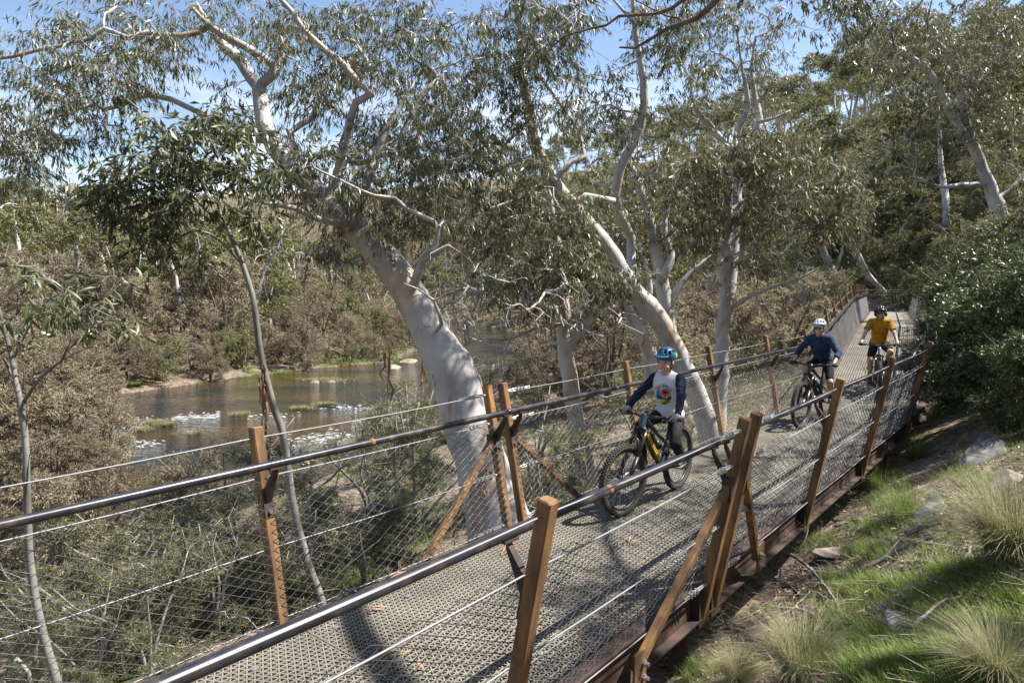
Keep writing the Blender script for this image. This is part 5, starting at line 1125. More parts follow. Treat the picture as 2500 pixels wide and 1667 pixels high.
A = P[:2600]+np.c_[np.zeros((2600, 2)), np.full(2600, .008)]; dd = unit(np.c_[rg.normal(size=(2600, 2)), rg.normal(size=2600)*.12]); V, Q = cones(A, A+dd*rg.uniform(.06, .30, 2600)[:, None], .003, .0015, 4)
o = link('twig_litter', mesh_np('twig_litter', V, [Q], [M['stick']])); tag(o, 'small dead twigs strewn over the slope', kind='stuff')
# leafy wattle seedlings that lean over the right beam
for k, (px, py, h, lb) in enumerate([(1870, 1420, .55, 'wispy wattle seedling in front of the right brace'), (1700, 1560, .42, 'wispy wattle seedling against the foot of the long leaning brace'), (1985, 1290, .75, 'tall thin wattle seedling crossing the second right post')]):
    g0 = ground_hit(px, py); rgk = np.random.default_rng(500+k); T = Tree(500+k, .05, .002)
    for s in range(4):
        a = rgk.uniform(0, 6.28); e = g0+np.array([math.cos(a)*h*.5-.12, math.sin(a)*h*.3, h*rgk.uniform(.7, 1.1)]); T.limb([[*g0, .006], [*((g0+e)/2+UP*.08), .004], [*e, .002]])
    T.grow(g0+np.c_[rgk.normal(size=(46, 2))*h*.42-np.array([.10, 0]), rgk.uniform(.25, 1.15, 46)*h], .1)
    emit_tree(T, 'wattle_seedling', lb, 'plant', 'wattle seedlings beside the right beam', 'leaf_wattle', 'stick', 7, 3, (.035, .07), (.004, .007), droop=.15, twl=(.05, .14), r0=.0016, trunkname='stem')
# bark ribbons and a fallen leaf on the deck
rg = np.random.default_rng(304)
for k, (px, py, L, lb) in enumerate([(975, 1410, .38, 'long curled bark ribbon hanging over the left deck edge'), (900, 1490, .24, 'bark ribbon lying on the grating near the bottom left rail'), (955, 1610, .3, 'thin dark bark strip lying across the grating at the bottom'), (1545, 1320, .17, 'thin pink bark sliver on the deck in front of the boy'), (1250, 1345, .2, 'reddish bark strip on the deck behind the nearest post'), (1020, 1640, .07, 'single brown leaf lying on the grating at the bottom')]):
    c = onz(px, py, .012); mb = MB()
    for j in range(1 if L < .1 else 3):
        a = rg.uniform(.3, 1.5); q = c+np.array([rg.normal()*.03, rg.normal()*.03, 0]); V = []
        for t in np.linspace(-.5, .5, 8):
            m = q+np.array([math.cos(a)*t*L+.05*L*math.sin(t*7), math.sin(a)*t*L+.06*L*math.cos(t*6), .012*math.cos(t*9)+.012]); w = (.005 if L > .1 else .016)*(1-abs(t)*1.6); s_ = np.array([-math.sin(a), math.cos(a), .5])*max(w, .001); V += [m-s_, m+s_]
        mb.add(V, [[2*i, 2*i+1, 2*i+3, 2*i+2] for i in range(7)])
    o = mb.build('bark_strip' if L > .1 else 'dead_leaf', M['strip']); tag(o, lb, 'bark' if L > .1 else 'leaf')
# ================================================================== PEOPLE AND BICYCLES
def smin(a, b, k):
    h = np.maximum(k-np.abs(a-b), 0)/k; return np.minimum(a, b)-h*h*k*.25
class SDF:
    """signed distance volume built from capsules and ellipsoids, meshed by surface nets"""
    def __init__(s): s.p = []; s.c = []
    def cap(s, a, b, ra, rb=None, k=.03): s.p.append(('c', np.asarray(a, float), np.asarray(b, float), ra, ra if rb is None else rb, k)); return s
    def ell(s, c, r, R=None, k=.03): s.p.append(('e', np.asarray(c, float), np.asarray(r, float), np.eye(3) if R is None else R, 0, k)); return s
    def sub(s, c, r, R=None, k=.01): s.p.append(('s', np.asarray(c, float), np.asarray(r, float), np.eye(3) if R is None else R, 0, k)); return s
    def cut(s, p, n): s.c.append((np.asarray(p, float), unit(np.asarray(n, float)))); return s
    def mesh(s, h, wr=None):
        lo = np.full(3, 1e9); hi = -lo
        for q in s.p:
            if q[0] == 's': continue
            if q[0] == 'c': r = max(q[3], q[4]); pts = np.array([q[1], q[2]])
            else: r = q[2].max(); pts = q[1][None]
            lo = np.minimum(lo, pts.min(0)-r-3*h); hi = np.maximum(hi, pts.max(0)+r+3*h)
        n = np.ceil((hi-lo)/h).astype(int)+1; F = np.full(n, .5)
        ax = [lo[i]+h*np.arange(n[i]) for i in range(3)]
        for q in s.p:
            k = q[5]; mg = k+3*h
            if q[0] == 'c': r = max(q[3], q[4]); pts = np.array([q[1], q[2]])
            else: r = q[2].max(); pts = q[1][None]
            i0 = np.maximum(np.floor((pts.min(0)-r-mg-lo)/h).astype(int), 0); i1 = np.minimum(np.ceil((pts.max(0)+r+mg-lo)/h).astype(int)+1, n)
            if np.any(i1 <= i0): continue
            g = np.stack(np.meshgrid(*[ax[i][i0[i]:i1[i]] for i in range(3)], indexing='ij'), -1)
            if q[0] == 'c':
                ab = q[2]-q[1]; t = np.clip(((g-q[1])@ab)/max(ab@ab, 1e-9), 0, 1); d = np.linalg.norm(g-q[1]-t[..., None]*ab, axis=-1)-(q[3]+(q[4]-q[3])*t)
            else:
                l = (g-q[1])@q[3].T; kk = np.linalg.norm(l/q[2], axis=-1); k2 = np.linalg.norm(l/q[2]**2, axis=-1); d = kk*(kk-1)/np.maximum(k2, 1e-9)
            sl = tuple(slice(i0[i], i1[i]) for i in range(3))
            F[sl] = smin(F[sl], d, k) if q[0] != 's' else -smin(-F[sl], d, k)
        if wr is not None or s.c:
            g = np.stack(np.meshgrid(*ax, indexing='ij'), -1)
            if wr is not None: F = F+wr(g)
            for p, nn in s.c: F = np.maximum(F, (g-p)@nn)
        return surface_nets(F, lo, h)
def surface_nets(F, lo, h):
    S = F < 0; n = np.array(F.shape); acc = np.zeros((*(n-1), 3)); cnt = np.zeros(n-1)
    off = [(a, b, c) for a in (0, 1) for b in (0, 1) for c in (0, 1)]
    sl = lambda o: tuple(slice(o[i], n[i]-1+o[i]) for i in range(3))
    for o in off:
        for axn in range(3):
            if o[axn]: continue
            o2 = list(o); o2[axn] = 1; a, b = F[sl(o)], F[sl(o2)]; m = (a < 0) != (b < 0)
            t = np.where(m, a/np.where(m, a-b, 1), 0)
            for i in range(3): acc[..., i] += np.where(m, o[i] if i != axn else t, 0)
            cnt += m
    act = cnt > 0; idx = np.full(n-1, -1); idx[act] = np.arange(act.sum()); I = np.argwhere(act)
    V = lo+h*(I+acc[act]/cnt[act][:, None]); Q = []
    for axn in range(3):
        u, v = (axn+1) % 3, (axn+2) % 3
        s0 = [slice(0, None)]*3; s1 = [slice(0, None)]*3; s0[axn] = slice(0, -1); s1[axn] = slice(1, None)
        ch = S[tuple(s0)] != S[tuple(s1)]; E = np.argwhere(ch); E = E[(E[:, u] > 0) & (E[:, v] > 0) & (E[:, u] < n[u]-1) & (E[:, v] < n[v]-1)]
        fl = S[tuple(E.T)]; c = []
        for (du, dv) in ((-1, -1), (0, -1), (0, 0), (-1, 0)): e = E.copy(); e[:, u] += du; e[:, v] += dv; c.append(idx[tuple(e.T)])
        c = np.stack(c, 1); c[~fl] = c[~fl][:, ::-1]; Q.append(c)
    Q = np.vstack(Q); Q = Q[(Q >= 0).all(1)]
    for _ in range(2):      # light smoothing
        A = np.zeros_like(V); C = np.zeros(len(V))
        for i in range(4):
            a, b = Q[:, i], Q[:, (i+1) % 4]; np.add.at(A, a, V[b]); np.add.at(A, b, V[a]); np.add.at(C, a, 1); np.add.at(C, b, 1)
        V = V*.5+A/np.maximum(C, 1)[:, None]*.5
    return V, Q
def wrinkle(amp, f, seed):
    def w(g):
        x = g[..., 0]*f; y = g[..., 1]*f; z = g[..., 2]*f
        return amp*(np.sin(x*1.3+2.1*np.sin(z*1.1+seed)+y*.9)*np.sin(z*1.7+seed*1.3+1.4*np.sin(y*1.2))+.5*np.sin(z*3.1+x*2.3+seed))
    return w
def ik(a, b, l1, l2, pole):
    a, b, pole = map(lambda q: np.asarray(q, float), (a, b, pole)); d = b-a; D = min(np.linalg.norm(d), (l1+l2)*.995); u = unit(d)
    x = (l1*l1-l2*l2+D*D)/(2*D); hgt = math.sqrt(max(l1*l1-x*x, 1e-6)); p = pole-u*(pole@u); return a+u*x+unit(p)*hgt
def rot(yaw=0, pitch=0, roll=0):
    cy, sy, cp, sp_, cr_, sr = math.cos(yaw), math.sin(yaw), math.cos(pitch), math.sin(pitch), math.cos(roll), math.sin(roll)
    Rz = np.array([[cy, -sy, 0], [sy, cy, 0], [0, 0, 1]]); Ry = np.array([[cp, 0, sp_], [0, 1, 0], [-sp_, 0, cp]]); Rx = np.array([[1, 0, 0], [0, cr_, -sr], [0, sr, cr_]])
    return Rz@Ry@Rx
M['skin'] = noise_mat('skin', [(.35, (.44, .25, .175)), (.65, (.56, .34, .25))], scale=9, rough=.5, spec=.4)
M['skin_kid'] = noise_mat('fair skin', [(.35, (.50, .29, .215)), (.65, (.60, .38, .295))], scale=9, rough=.5, spec=.4)
M['lip'] = mat('lips', (.36, .13, .11), .45); M['tooth'] = mat('teeth', (.75, .72, .66), .3); M['eyew'] = mat('eye white', (.7, .68, .65), .3); M['iris'] = mat('iris', (.05, .04, .035), .2); M['brow'] = mat('brow hair', (.12, .075, .045), .8)
M['tee_white'] = noise_mat('white cotton', [(.3, (.56, .56, .60)), (.7, (.66, .66, .69))], scale=20, rough=.9, spec=.2)
M['navy'] = noise_mat('navy knit', [(.3, (.012, .016, .030)), (.7, (.024, .030, .05))], scale=25, rough=.9, spec=.2)
M['blue_tee'] = noise_mat('heathered blue jersey', [(.3, (.012, .022, .052)), (.55, (.024, .042, .092)), (.75, (.042, .068, .135))], scale=14, rough=.85, spec=.2)
M['ochre'] = noise_mat('ochre jersey', [(.3, (.38, .17, .010)), (.7, (.52, .25, .018))], scale=18, rough=.85, spec=.2)
M['black_cloth'] = noise_mat('black trousers', [(.3, (.008, .008, .010)), (.7, (.020, .020, .024))], scale=18, rough=.85, spec=.25)
M['glove_grey'] = noise_mat('beige grey glove', [(.3, (.19, .17, .15)), (.7, (.33, .30, .27))], scale=25, rough=.85)
M['glove_black'] = noise_mat('black glove', [(.3, (.012, .012, .014)), (.7, (.05, .05, .055))], scale=25, rough=.8)
M['shoe'] = noise_mat('dark shoe', [(.3, (.02, .022, .025)), (.7, (.06, .06, .06))], scale=20, rough=.7); M['sole'] = mat('gum sole', (.22, .16, .10), .8)
M['sock'] = mat('black sock', (.014, .014, .016), .9); M['hair'] = noise_mat('dark curly hair', [(.3, (.018, .011, .008)), (.7, (.06, .036, .024))], scale=30, rough=.6)
M['helm_blue'] = mat('satin teal blue helmet', (.024, .12, .23), .3); M['helm_green'] = mat('lime helmet shell', (.42, .62, .10), .35); M['helm_grey'] = mat('pale grey helmet', (.40, .46, .56), .35); M['helm_black'] = mat('black helmet', (.014, .015, .017), .3)
M['vent'] = mat('helmet foam', (.012, .012, .014), .9); M['strap'] = mat('webbing', (.012, .012, .014), .8); M['lens'] = mat('dark sunglass lens', (.012, .012, .014), .06, 0, .8)
M['tyre'] = noise_mat('dusty tyre rubber', [(.3, (.022, .021, .020)), (.7, (.07, .064, .058))], scale=25, rough=.85); M['rim'] = mat('black rim', (.03, .03, .034), .4, .4); M['spoke'] = mat('steel spoke', (.5, .5, .52), .3, .9); M['spoke_black'] = mat('dark spoke', (.06, .06, .065), .35, .8)
M['frame_teal'] = mat('grey teal frame', (.045, .068, .078), .3, .2); M['frame_black'] = mat('black frame', (.016, .017, .02), .3, .1); M['frame_grey'] = mat('silver grey frame', (.30, .34, .38), .3, .4); M['black'] = mat('black part', (.014, .014, .016), .4); M['grip'] = mat('rubber grip', (.016, .016, .018), .8)
M['alloy'] = mat('alloy part', (.42, .42, .44), .32, .9); M['yellow'] = mat('yellow frame guard', (.72, .40, .012), .45); M['stanch'] = mat('fork stanchion', (.11, .09, .07), .15, .8)

def bicycle(loc, hd, label, cfg):
    """x forward, y left, z up; origin on the ground between the wheels"""
    r = empty('mountain_bike', loc, hd, label, 'bicycle', 'mountain bikes on the footbridge'); R = cfg.get('r', .355); wb = cfg.get('wb', 1.17)
    fa = np.array([wb/2, 0, R]); ra = np.array([-wb/2, 0, R]); bb = np.array([-wb/2+.435, 0, R-.02]); fm = M[cfg['frame']]
    zb = cfg.get('zb', .98); sz = cfg.get('sz', .90); hb = np.array([wb/2-.36, 0, zb]); st = cfg.get('steer', 0.0)
    ax_ = unit(fa-np.array([wb/2-.275, 0, R+.47])); htop = np.array([wb/2-.335, 0, R+.585]); hbot = np.array([wb/2-.275, 0, R+.47]); crown = np.array([wb/2-.262, 0, R+.435])
    for nm, c, f in (('wheel', fa, 1), ('wheel', ra, 0)):
        w = empty(nm, c); w.parent = r; mb = MB(); mb.torus((0, 0, 0), (0, 1, 0), R-.030, .030, 56, 12)
        for k in range(64):         # tread blocks
            a = k*2*math.pi/64; e = np.array([math.cos(a), 0, math.sin(a)]); tn = np.array([-e[2], 0, e[0]])
            for yy, an in ((-.012, 0), (.012, 0), (-.024, .7), (.024, .7)):
                aa_ = a+(math.pi/64 if abs(yy) < .02 and yy > 0 else 0); e = np.array([math.cos(aa_), 0, math.sin(aa_)]); tn = np.array([-e[2], 0, e[0]]); rad = R-.030+.030*math.cos(math.asin(min(.95, abs(yy)/.030)))
                mb.box(e*(rad+.001)+np.array([0, yy, 0]), [e, tn, [0, 1, 0]], [.005, .0085, .006])
        mb.build('tyre', M['tyre'], w, True)
        mb = MB(); mb.torus((0, 0, 0), (0, 1, 0), R-.064, .014, 48, 8); mb.build('rim', M[cfg.get('rim', 'rim')], w, True)
        mb = MB(); mb.cyl((0, -.05, 0), (0, .05, 0), .018, 12); mb.cyl((0, -.032, 0), (0, -.026, 0), .03, 12); mb.cyl((0, .026, 0), (0, .032, 0), .03, 12); mb.build('hub', M['black'], w, True)
        mb = MB()
        for k in range(28): a = k*2*math.pi/28; b = a+(.35 if k % 4 < 2 else -.35); y = .03 if k % 2 else -.03; mb.cyl((.027*math.cos(b), y, .027*math.sin(b)), ((R-.07)*math.cos(a), 0, (R-.07)*math.sin(a)), .0016, 4)
        mb.build('spokes', M[cfg.get('spoke', 'spoke_black')], w, kind='stuff')
        mb = MB(); mb.torus((0, .05, 0), (0, 1, 0), .082, .007, 28, 6)
        for k in range(6): a = k*math.pi/3; mb.cyl((.02*math.cos(a), .05, .02*math.sin(a)), (.078*math.cos(a+.4), .05, .078*math.sin(a+.4)), .004, 5)
        mb.build('brake_disc', M['alloy'], w, True)
        if f: w.rotation_euler = (0, 0, st); w.location = Vector(crown+rotz(fa-crown, st))
    # frame
    sc = np.array([-wb/2+.30, 0, sz-.22]); mb = MB()
    def tb(a, b, ra_, rb_=None, bow=(0, 0, 0)):
        a, b = np.asarray(a, float), np.asarray(b, float); t = np.linspace(0, 1, 7)[:, None]; P = a*(1-t)+b*t+np.asarray(bow)*(4*t*(1-t)); mb.tube(P, np.linspace(ra_, rb_ or ra_, 7), 12)
    tb(htop+[-.012, 0, .01], hbot+[.0, 0, -.01], .030); tb(htop-[.0, 0, .03], sc, .027, .020, (0, 0, -.015)); tb(hbot+[-.005, 0, .01], bb, .034, .030, (0, 0, .012)); tb(bb, sc+[0, 0, .03], .024, .019); mb.cyl(bb-[0, .045, 0], bb+[0, .045, 0], .032, 14)
    mb.build('frame', fm, r, True)
    mb = MB()
    for y in (-1, 1):
        tb(bb+[-.03, .035*y, .02], ra+[0, .062*y, 0], .014, .012); tb(ra+[0, .062*y, 0], bb+[-.03, .05*y, .24], .011, .011); tb(bb+[-.03, .05*y, .24], bb+[.05, .04*y, .20], .012)
    mb.build('rear_triangle', fm, r, True)
    mb = MB(); mb.cyl(bb+[.03, 0, .21], bb+[.17, 0, .33], .020, 12); mb.cyl(bb+[.06, 0, .235], bb+[.12, 0, .287], .030, 12); mb.build('shock', M['black'], r, True)
    if cfg.get('guard'):
        mb = MB(); d = bb-hbot
        for y in (-1, 1): mb.bar(hbot+d*.16+[.0, .035*y, 0], hbot+d*.80+[.0, .033*y, 0], .006, .034, up=(1, 0, .8))
        q = mb.build('frame_decal', M['yellow'], r); mb = MB()
        for k in range(9): c = hbot+d*(.22+.06*k); mb.box(c+[0, .0388, 0], [unit(d), [0, 1, 0], np.cross(unit(d), [0, 1, 0])], [.009, .0006, .010])
        mb.build('decal_mark', M['black'], q)
    mb = MB(); d = bb-hbot; u_ = np.cross(unit(d), [0, 1, 0]); u_ = u_*np.sign(u_[2]); c = hbot+d*.5+u_*.075; mb.cyl(c-unit(d)*.09, c+unit(d)*.08, .036, 14); mb.cyl(c-unit(d)*.13, c-unit(d)*.09, .018, 10); mb.build('drink_bottle', M['black'], r, True)
    mb = MB(); s0 = np.array([-wb/2+.235, 0, sz]); mb.cyl(sc, s0-[0, 0, .03], .0155, 10); mb.build('seat_post', M['black'], r, True)
    sd = SDF(); sd.cap(s0+[.14, 0, .01], s0+[-.02, 0, .012], .018, .03).cap(s0+[-.02, .03, .012], s0+[-.12, .045, .02], .028, .030).cap(s0+[-.02, -.03, .012], s0+[-.12, -.045, .02], .028, .03).cut(s0-[0, 0, .012], (0, 0, -1)); v, q = sd.mesh(.008); o = link('saddle', mesh_np('saddle', v, [q], [M['black']]), r)
    # fork + cockpit turn with the steering
    mb = MB(); T = lambda p: crown+rotz(np.asarray(p, float)-crown, st)
    for y in (-.065, .065): mb.cyl(T(crown+[0, y, .02]), T(fa+[-.12, y, .20]), .0175, 12)
    mb.build('fork_stanchion', M['stanch'], r, True); mb = MB()
    for y in (-.065, .065): mb.tube([T(fa+[-.125, y, .21]), T(fa+[-.03, y, .07]), T(fa+[0, y*.95, 0])], [.024, .022, .018], 12)
    mb.tube([T(fa+[-.13, -.065, .20]), T(fa+[-.16, -.045, R+.02]), T(fa+[-.165, 0, R+.055]), T(fa+[-.16, .045, R+.02]), T(fa+[-.13, .065, .20])], .011, 8); mb.tube([T(crown+[0, -.065, .01]), T(crown+[-.01, 0, .035]), T(crown+[0, .065, .01])], .021, 10); mb.build('fork', M['black'], r, True)
    st0 = np.array([wb/2-.35, 0, R+.62]); mb = MB(); mb.cyl(T(htop+[-.005, 0, .0]), T(st0), .020, 10); mb.bar(T(st0), T(hb+[.0, 0, -.01]), .032, .032); mb.build('stem', M['black'], r)
    hw = cfg.get('hw', .37); B = [T(hb+[-.045, y*hw, .02] if abs(y) > .5 else hb+[0, y*hw, 0 if abs(y) < .2 else .012]) for y in (-1, -.62, -.3, -.1, .1, .3, .62, 1)]
    mb = MB(); mb.tube(B, .0135, 10); mb.build('handlebar', M['black'], r, True)
    for sg in (-1, 1):
        e = B[0] if sg < 0 else B[-1]; i_ = B[1] if sg < 0 else B[-2]; d = unit(e-i_); mb = MB(); mb.cyl(e-d*.125, e+d*.005, .0175, 12); mb.cyl(e-d*.13, e-d*.118, .021, 12); mb.build('grip', M['grip'], r, True)
        c = e-d*.155; f = T(crown+[1, 0, 0])-T(crown); mb = MB(); mb.box(c+f*.02, [d, f, UP], [.025, .022, .013]); mb.tube([c+f*.03-UP*.004, c+f*.055+d*.04-UP*.02, c+f*.05+d*.12-UP*.022], .006, 6); mb.tube([c, c+f*.10-d*.10+UP*.02, T(htop)+f*.09+UP*.02, T(htop)+f*.05-UP*.15], .0028, 5); mb.build('brake_lever', M['black'], r, True)
    # drivetrain
    ca = cfg.get('crank', 0.0); mb = MB(); mb.torus(bb-[0, .055, 0], (0, 1, 0), .062, .006, 26, 6)
    for k in range(4): a = k*1.57; mb.cyl(bb-[0, .055, 0], bb+[.06*math.cos(a), -.055, .06*math.sin(a)], .006, 5)
    mb.build('chainring', M['alloy'], r, True); mb = MB(); ped = {}
    cl = cfg.get('cl', .165)
    for sg, a in ((-1, ca), (1, ca+math.pi)):
        e = bb+np.array([math.cos(a)*cl, sg*.085, math.sin(a)*cl]); mb.tube([bb+[0, sg*.06, 0], e], [.017, .012], 8); ped[sg] = e+np.array([0, sg*.06, 0])
    mb.build('crank', M['black'], r, True)
    for sg in (-1, 1): mb = MB(); mb.box(ped[sg], [[1, 0, 0], [0, 1, 0], [0, 0, 1]], [.05, .052, .009]); mb.cyl(ped[sg]-[0, sg*.07, 0], ped[sg], .008, 6); mb.build('pedal', M['black'], r)
    mb = MB(); c = ra-[0, .05, 0]
    for k, rr_ in enumerate((.075, .062, .05, .04)): mb.torus(c+[0, .008*k, 0], (0, 1, 0), rr_, .004, 24, 5)
    mb.build('cassette', M['alloy'], r, True); mb = MB(); q = bb-[0, .055, 0]
    mb.tube([q+[0, 0, .062], c+[0, 0, .055]], .005, 5); mb.tube([q-[0, 0, .062], c+[.03, 0, -.12], c+[-.01, 0, -.12], c+[0, 0, -.05]], .005, 5); mb.bar(c+[.01, -.01, -.02], c+[.02, -.01, -.13], .018, .025); mb.build('chain', M['black'], r, True)
    return r, dict(grip={-1: B[0]*.82+B[1]*.18 if False else B[0]-unit(B[0]-B[1])*.06, 1: B[-1]-unit(B[-1]-B[-2])*.06}, gd={-1: unit(B[0]-B[1]), 1: unit(B[-1]-B[-2])}, ped=ped, saddle=s0)
def rotz(v, a): c, s = math.cos(a), math.sin(a); return np.array([v[0]*c-v[1]*s, v[0]*s+v[1]*c, v[2]])

def person(loc, hd, label, cfg, J):
    """rider seated on the bike whose contact points are in J"""
    r = empty('person', loc, hd, label, 'person', 'riders on the footbridge'); s = cfg['s']; sk = M[cfg['skin']]
    hip = J['saddle']+np.array([.02, 0, .085*s+cfg.get('lift', 0)]); ln = cfg.get('lean', .36); tors = .50*s
    ud = unit(np.array([math.sin(ln), cfg.get('side', 0), math.cos(ln)])); ch = hip+ud*tors; nk = ch+unit(ud+np.array([.02, 0, .25]))*.052*s; lat = np.array([0, 1.0, 0])
    sh = {g: ch+lat*g*.175*s*cfg.get('shw', 1)-ud*.035*s for g in (-1, 1)}; hj = {g: hip+lat*g*.085*s for g in (-1, 1)}
    wr, el, kn, an, hd_ = {}, {}, {}, {}, {}
    for g in (-1, 1):
        gp = J['grip'][g]; wr[g] = gp+np.array([-.055, g*.0, .045])*s**.5; el[g] = ik(sh[g], wr[g], .30*s, .265*s, np.array([-.35, g*.7, -.55]) if not cfg.get('elb') else np.array(cfg['elb'])*np.array([1, g, 1]))
        an[g] = J['ped'][g]+np.array([-.055, g*-.005, .095*s**.5]); kn[g] = ik(hj[g], an[g], .44*s, .43*s, np.array([1, g*.22, .5]))
    sq = 1.0 if s > .95 else .93; a = s*sq
    # ---------------- body (one continuous mesh: trunk, limbs, head with face)
    hy, hp = cfg.get('hyaw', 0), cfg.get('hpitch', 0); H = rot(hy, hp, cfg.get('hroll', 0)); hs = cfg.get('hs', s); hc = nk+UP*.105*hs+np.array([.022, 0, 0])*hs
    P = lambda x, y, z: hc+H@(np.array([x, y, z])*hs)
    def torso(S, e, k=.05):
        S.ell(hip+UP*.03*s, np.array([.105, .155, .11])*s+e, rot(0, ln*.6), k).ell(hip+ud*.22*s, np.array([.095, .135, .16])*s+e, rot(0, ln), k).ell(hip+ud*.37*s+np.array([.005, 0, 0]), np.array([.108, .155, .155])*s+e, rot(0, ln), k)
        for g in (-1, 1): S.cap(ch+lat*g*.05*s-ud*.02*s, sh[g] if e == 0 or not cfg.get('sleeve_mat') else sh[g]-lat*g*.05*s, .060*s+e*.8, (.054 if e else .056)*s+e*.7, k)
        return S
    B = torso(SDF(), 0); B.cap(ch, nk+UP*.06*hs, .060*s, .052*hs, .04)
    for g in (-1, 1):
        B.cap(sh[g], el[g], .050*a, .039*a, .03).cap(el[g], wr[g], .041*a, .027*a, .02).cap(wr[g], J['grip'][g]+[-.01, 0, .025], .028*a, .030*a, .02)
        B.cap(hj[g], kn[g], .085*a, .056*a, .04).cap(kn[g], kn[g]*.62+an[g]*.38+np.array([-.012, 0, 0]), .055*a, .056*a, .03).cap(kn[g]*.62+an[g]*.38+np.array([-.012, 0, 0]), an[g], .055*a, .036*a, .03)
        B.cap(an[g]-UP*.02, an[g]+np.array([.13*s, g*.015, -.055*s]), .036*a, .030*a, .03)
    vb, qb = B.mesh(.011)
    Hd = SDF(); Hd.ell(P(-.012, 0, .045), np.array([.098, .078, .098])*hs, H, .02).ell(P(.022, 0, -.035), np.array([.070, .060, .085])*hs, H, .03).cap(P(.060, 0, -.092), P(.05, 0, -.10), .026*hs, .026*hs, .03)
    Hd.cap(P(.090, 0, .012), P(.108, 0, -.026), .010*hs, .014*hs, .014).ell(P(.103, .012, -.03), np.array([.008, .008, .008])*hs, H, .01).ell(P(.103, -.012, -.03), np.array([.008, .008, .008])*hs, H, .01)
    Hd.cap(P(.086, -.032, .026), P(.086, .032, .026), .010*hs, .010*hs, .014).cap(P(.0, 0, -.06), nk-UP*.03*hs, .050*hs, .055*hs, .03)
    for g in (-1, 1): Hd.ell(P(-.002, g*.078, .0), np.array([.016, .008, .031])*hs, H, .008).ell(P(.068, g*.040, -.028), np.array([.022, .020, .020])*hs, H, .02).sub(P(.096, g*.032, .008), np.array([.014, .018, .010])*hs, H, .012)
    Hd.ell(P(.091, 0, -.058), np.array([.010, .026, .005])*hs, H, .006).ell(P(.089, 0, -.070), np.array([.011, .022, .006])*hs, H, .006)
    Hd.cut(nk-UP*.045*hs, (-.2, 0, -1)); vh, qh = Hd.mesh(.0045)
    L = (vh-hc)@H/hs; fc = L[qh].mean(1); mi = np.zeros(len(qh), int)
    front = fc[:, 0] > .06; ey = np.abs(fc[:, 1]); y2 = fc[:, 1]/.027
    mouth = front & (np.abs(fc[:, 2]+.064-.007*y2*y2) < .0105) & (ey < .028); mi[mouth] = 1
    if cfg.get('smile', 1): mi[front & (np.abs(fc[:, 2]+.0635-.006*y2*y2) < .0048) & (ey < .022)] = 2
    eye = front & (((ey-.031)/.013)**2+((fc[:, 2]-.006)/.0055)**2 < 1); mi[eye] = 3; mi[front & (((ey-.031)/.006)**2+((fc[:, 2]-.006)/.006)**2 < 1)] = 4
    mi[front & (((ey-.032)/.018)**2+((fc[:, 2]-.026-.1*(ey-.03)*0)/.0042)**2 < 1)] = 5
    V = np.vstack([vb, vh]); Fq = np.vstack([qb, qh+len(vb)]); link('body', mesh_np('body', V, [Fq], [sk, M['lip'], M['tooth'], M['eyew'], M['iris'], M['brow']], np.concatenate([np.zeros(len(qb), int), mi])), r)
    # ---------------- clothes
    hem = hip-ud*.02*s-UP*cfg.get('hem', .03)*s
    S = torso(SDF(), .016*s+cfg.get('loose', 0)); S.ell(hip+UP*.0*s, np.array([.122, .172, .11])*s, rot(0, ln*.5), .06).cap(ch+ud*.015*s, ch+ud*.03*s, .075*s, .066*s, .03)
    sl_ = cfg['sleeve']
    def sleeve(S2, g, frac, e):
        S2.cap(sh[g], el[g], .052*a+e*1.1, .042*a+e, .03)
        if frac > 1: t = frac-1; S2.cap(el[g], el[g]*(1-t)+wr[g]*t, .044*a+e, (.043-.013*t)*a+e, .02)
        return S2
    if not cfg.get('sleeve_mat'):
        for g in (-1, 1): sleeve(S, g, min(sl_, 2), .012+cfg.get('loose', 0)*.6)
        if sl_ < 1:
            for g in (-1, 1): pass
    S.cut(hem, (-.25, 0, -1)); S.sub(nk+UP*.035*s+np.array([.03, 0, 0]), np.array([.075, .066, .06])*s, rot(0, .5), .01)
    vs, qs = S.mesh(.0095, wrinkle(.0045, 15, cfg['seed']))
    if not cfg.get('sleeve_mat') and sl_ < 1:        # trim short sleeves
        keep = np.ones(len(qs), bool); c = vs[qs].mean(1)
        for g in (-1, 1):
            ab = el[g]-sh[g]; t = ((c-sh[g])@ab)/(ab@ab); dist = np.linalg.norm(c-sh[g]-t[:, None]*ab, axis=1); keep &= ~((t > sl_) & (dist < .085) & (t < 1.6))
        qs = qs[keep]
    link('shirt', mesh_np('shirt', vs, [qs], [M[cfg['shirt']]]), r)
    if cfg.get('sleeve_mat'):
        for g in (-1, 1):
            S2 = sleeve(SDF(), g, 1.97, .010); S2.ell(sh[g]-lat*g*.012*s, np.array([.072, .060, .074])*s, None, .03); d = unit(sh[g]-ch+lat*g*.0); v, q = S2.mesh(.008, wrinkle(.0042, 30, cfg['seed']+g)); link('sleeve', mesh_np('sleeve', v, [q], [M[cfg['sleeve_mat']]]), r)
    S = SDF(); S.ell(hip+UP*.01*s, np.array([.116, .165, .115])*s, rot(0, ln*.4), .05); lf = cfg['leg']
    for g in (-1, 1):
        t = min(lf, 1); S.cap(hj[g], hj[g]*(1-t)+kn[g]*t, .098*a, (.098-.030*t)*a, .04)
        if lf > 1: t = lf-1; m = kn[g]*(1-t)+an[g]*t; S.cap(kn[g], kn[g]*.6+an[g]*.4, .068*a, .066*a, .03).cap(kn[g]*.6+an[g]*.4, m, .066*a, .050*a, .03)
    v, q = S.mesh(.0095, wrinkle(.004, 18, cfg['seed']+3))
    link('trousers' if lf > 1 else 'shorts', mesh_np('trousers', v, [q], [M[cfg['legs']]]), r)
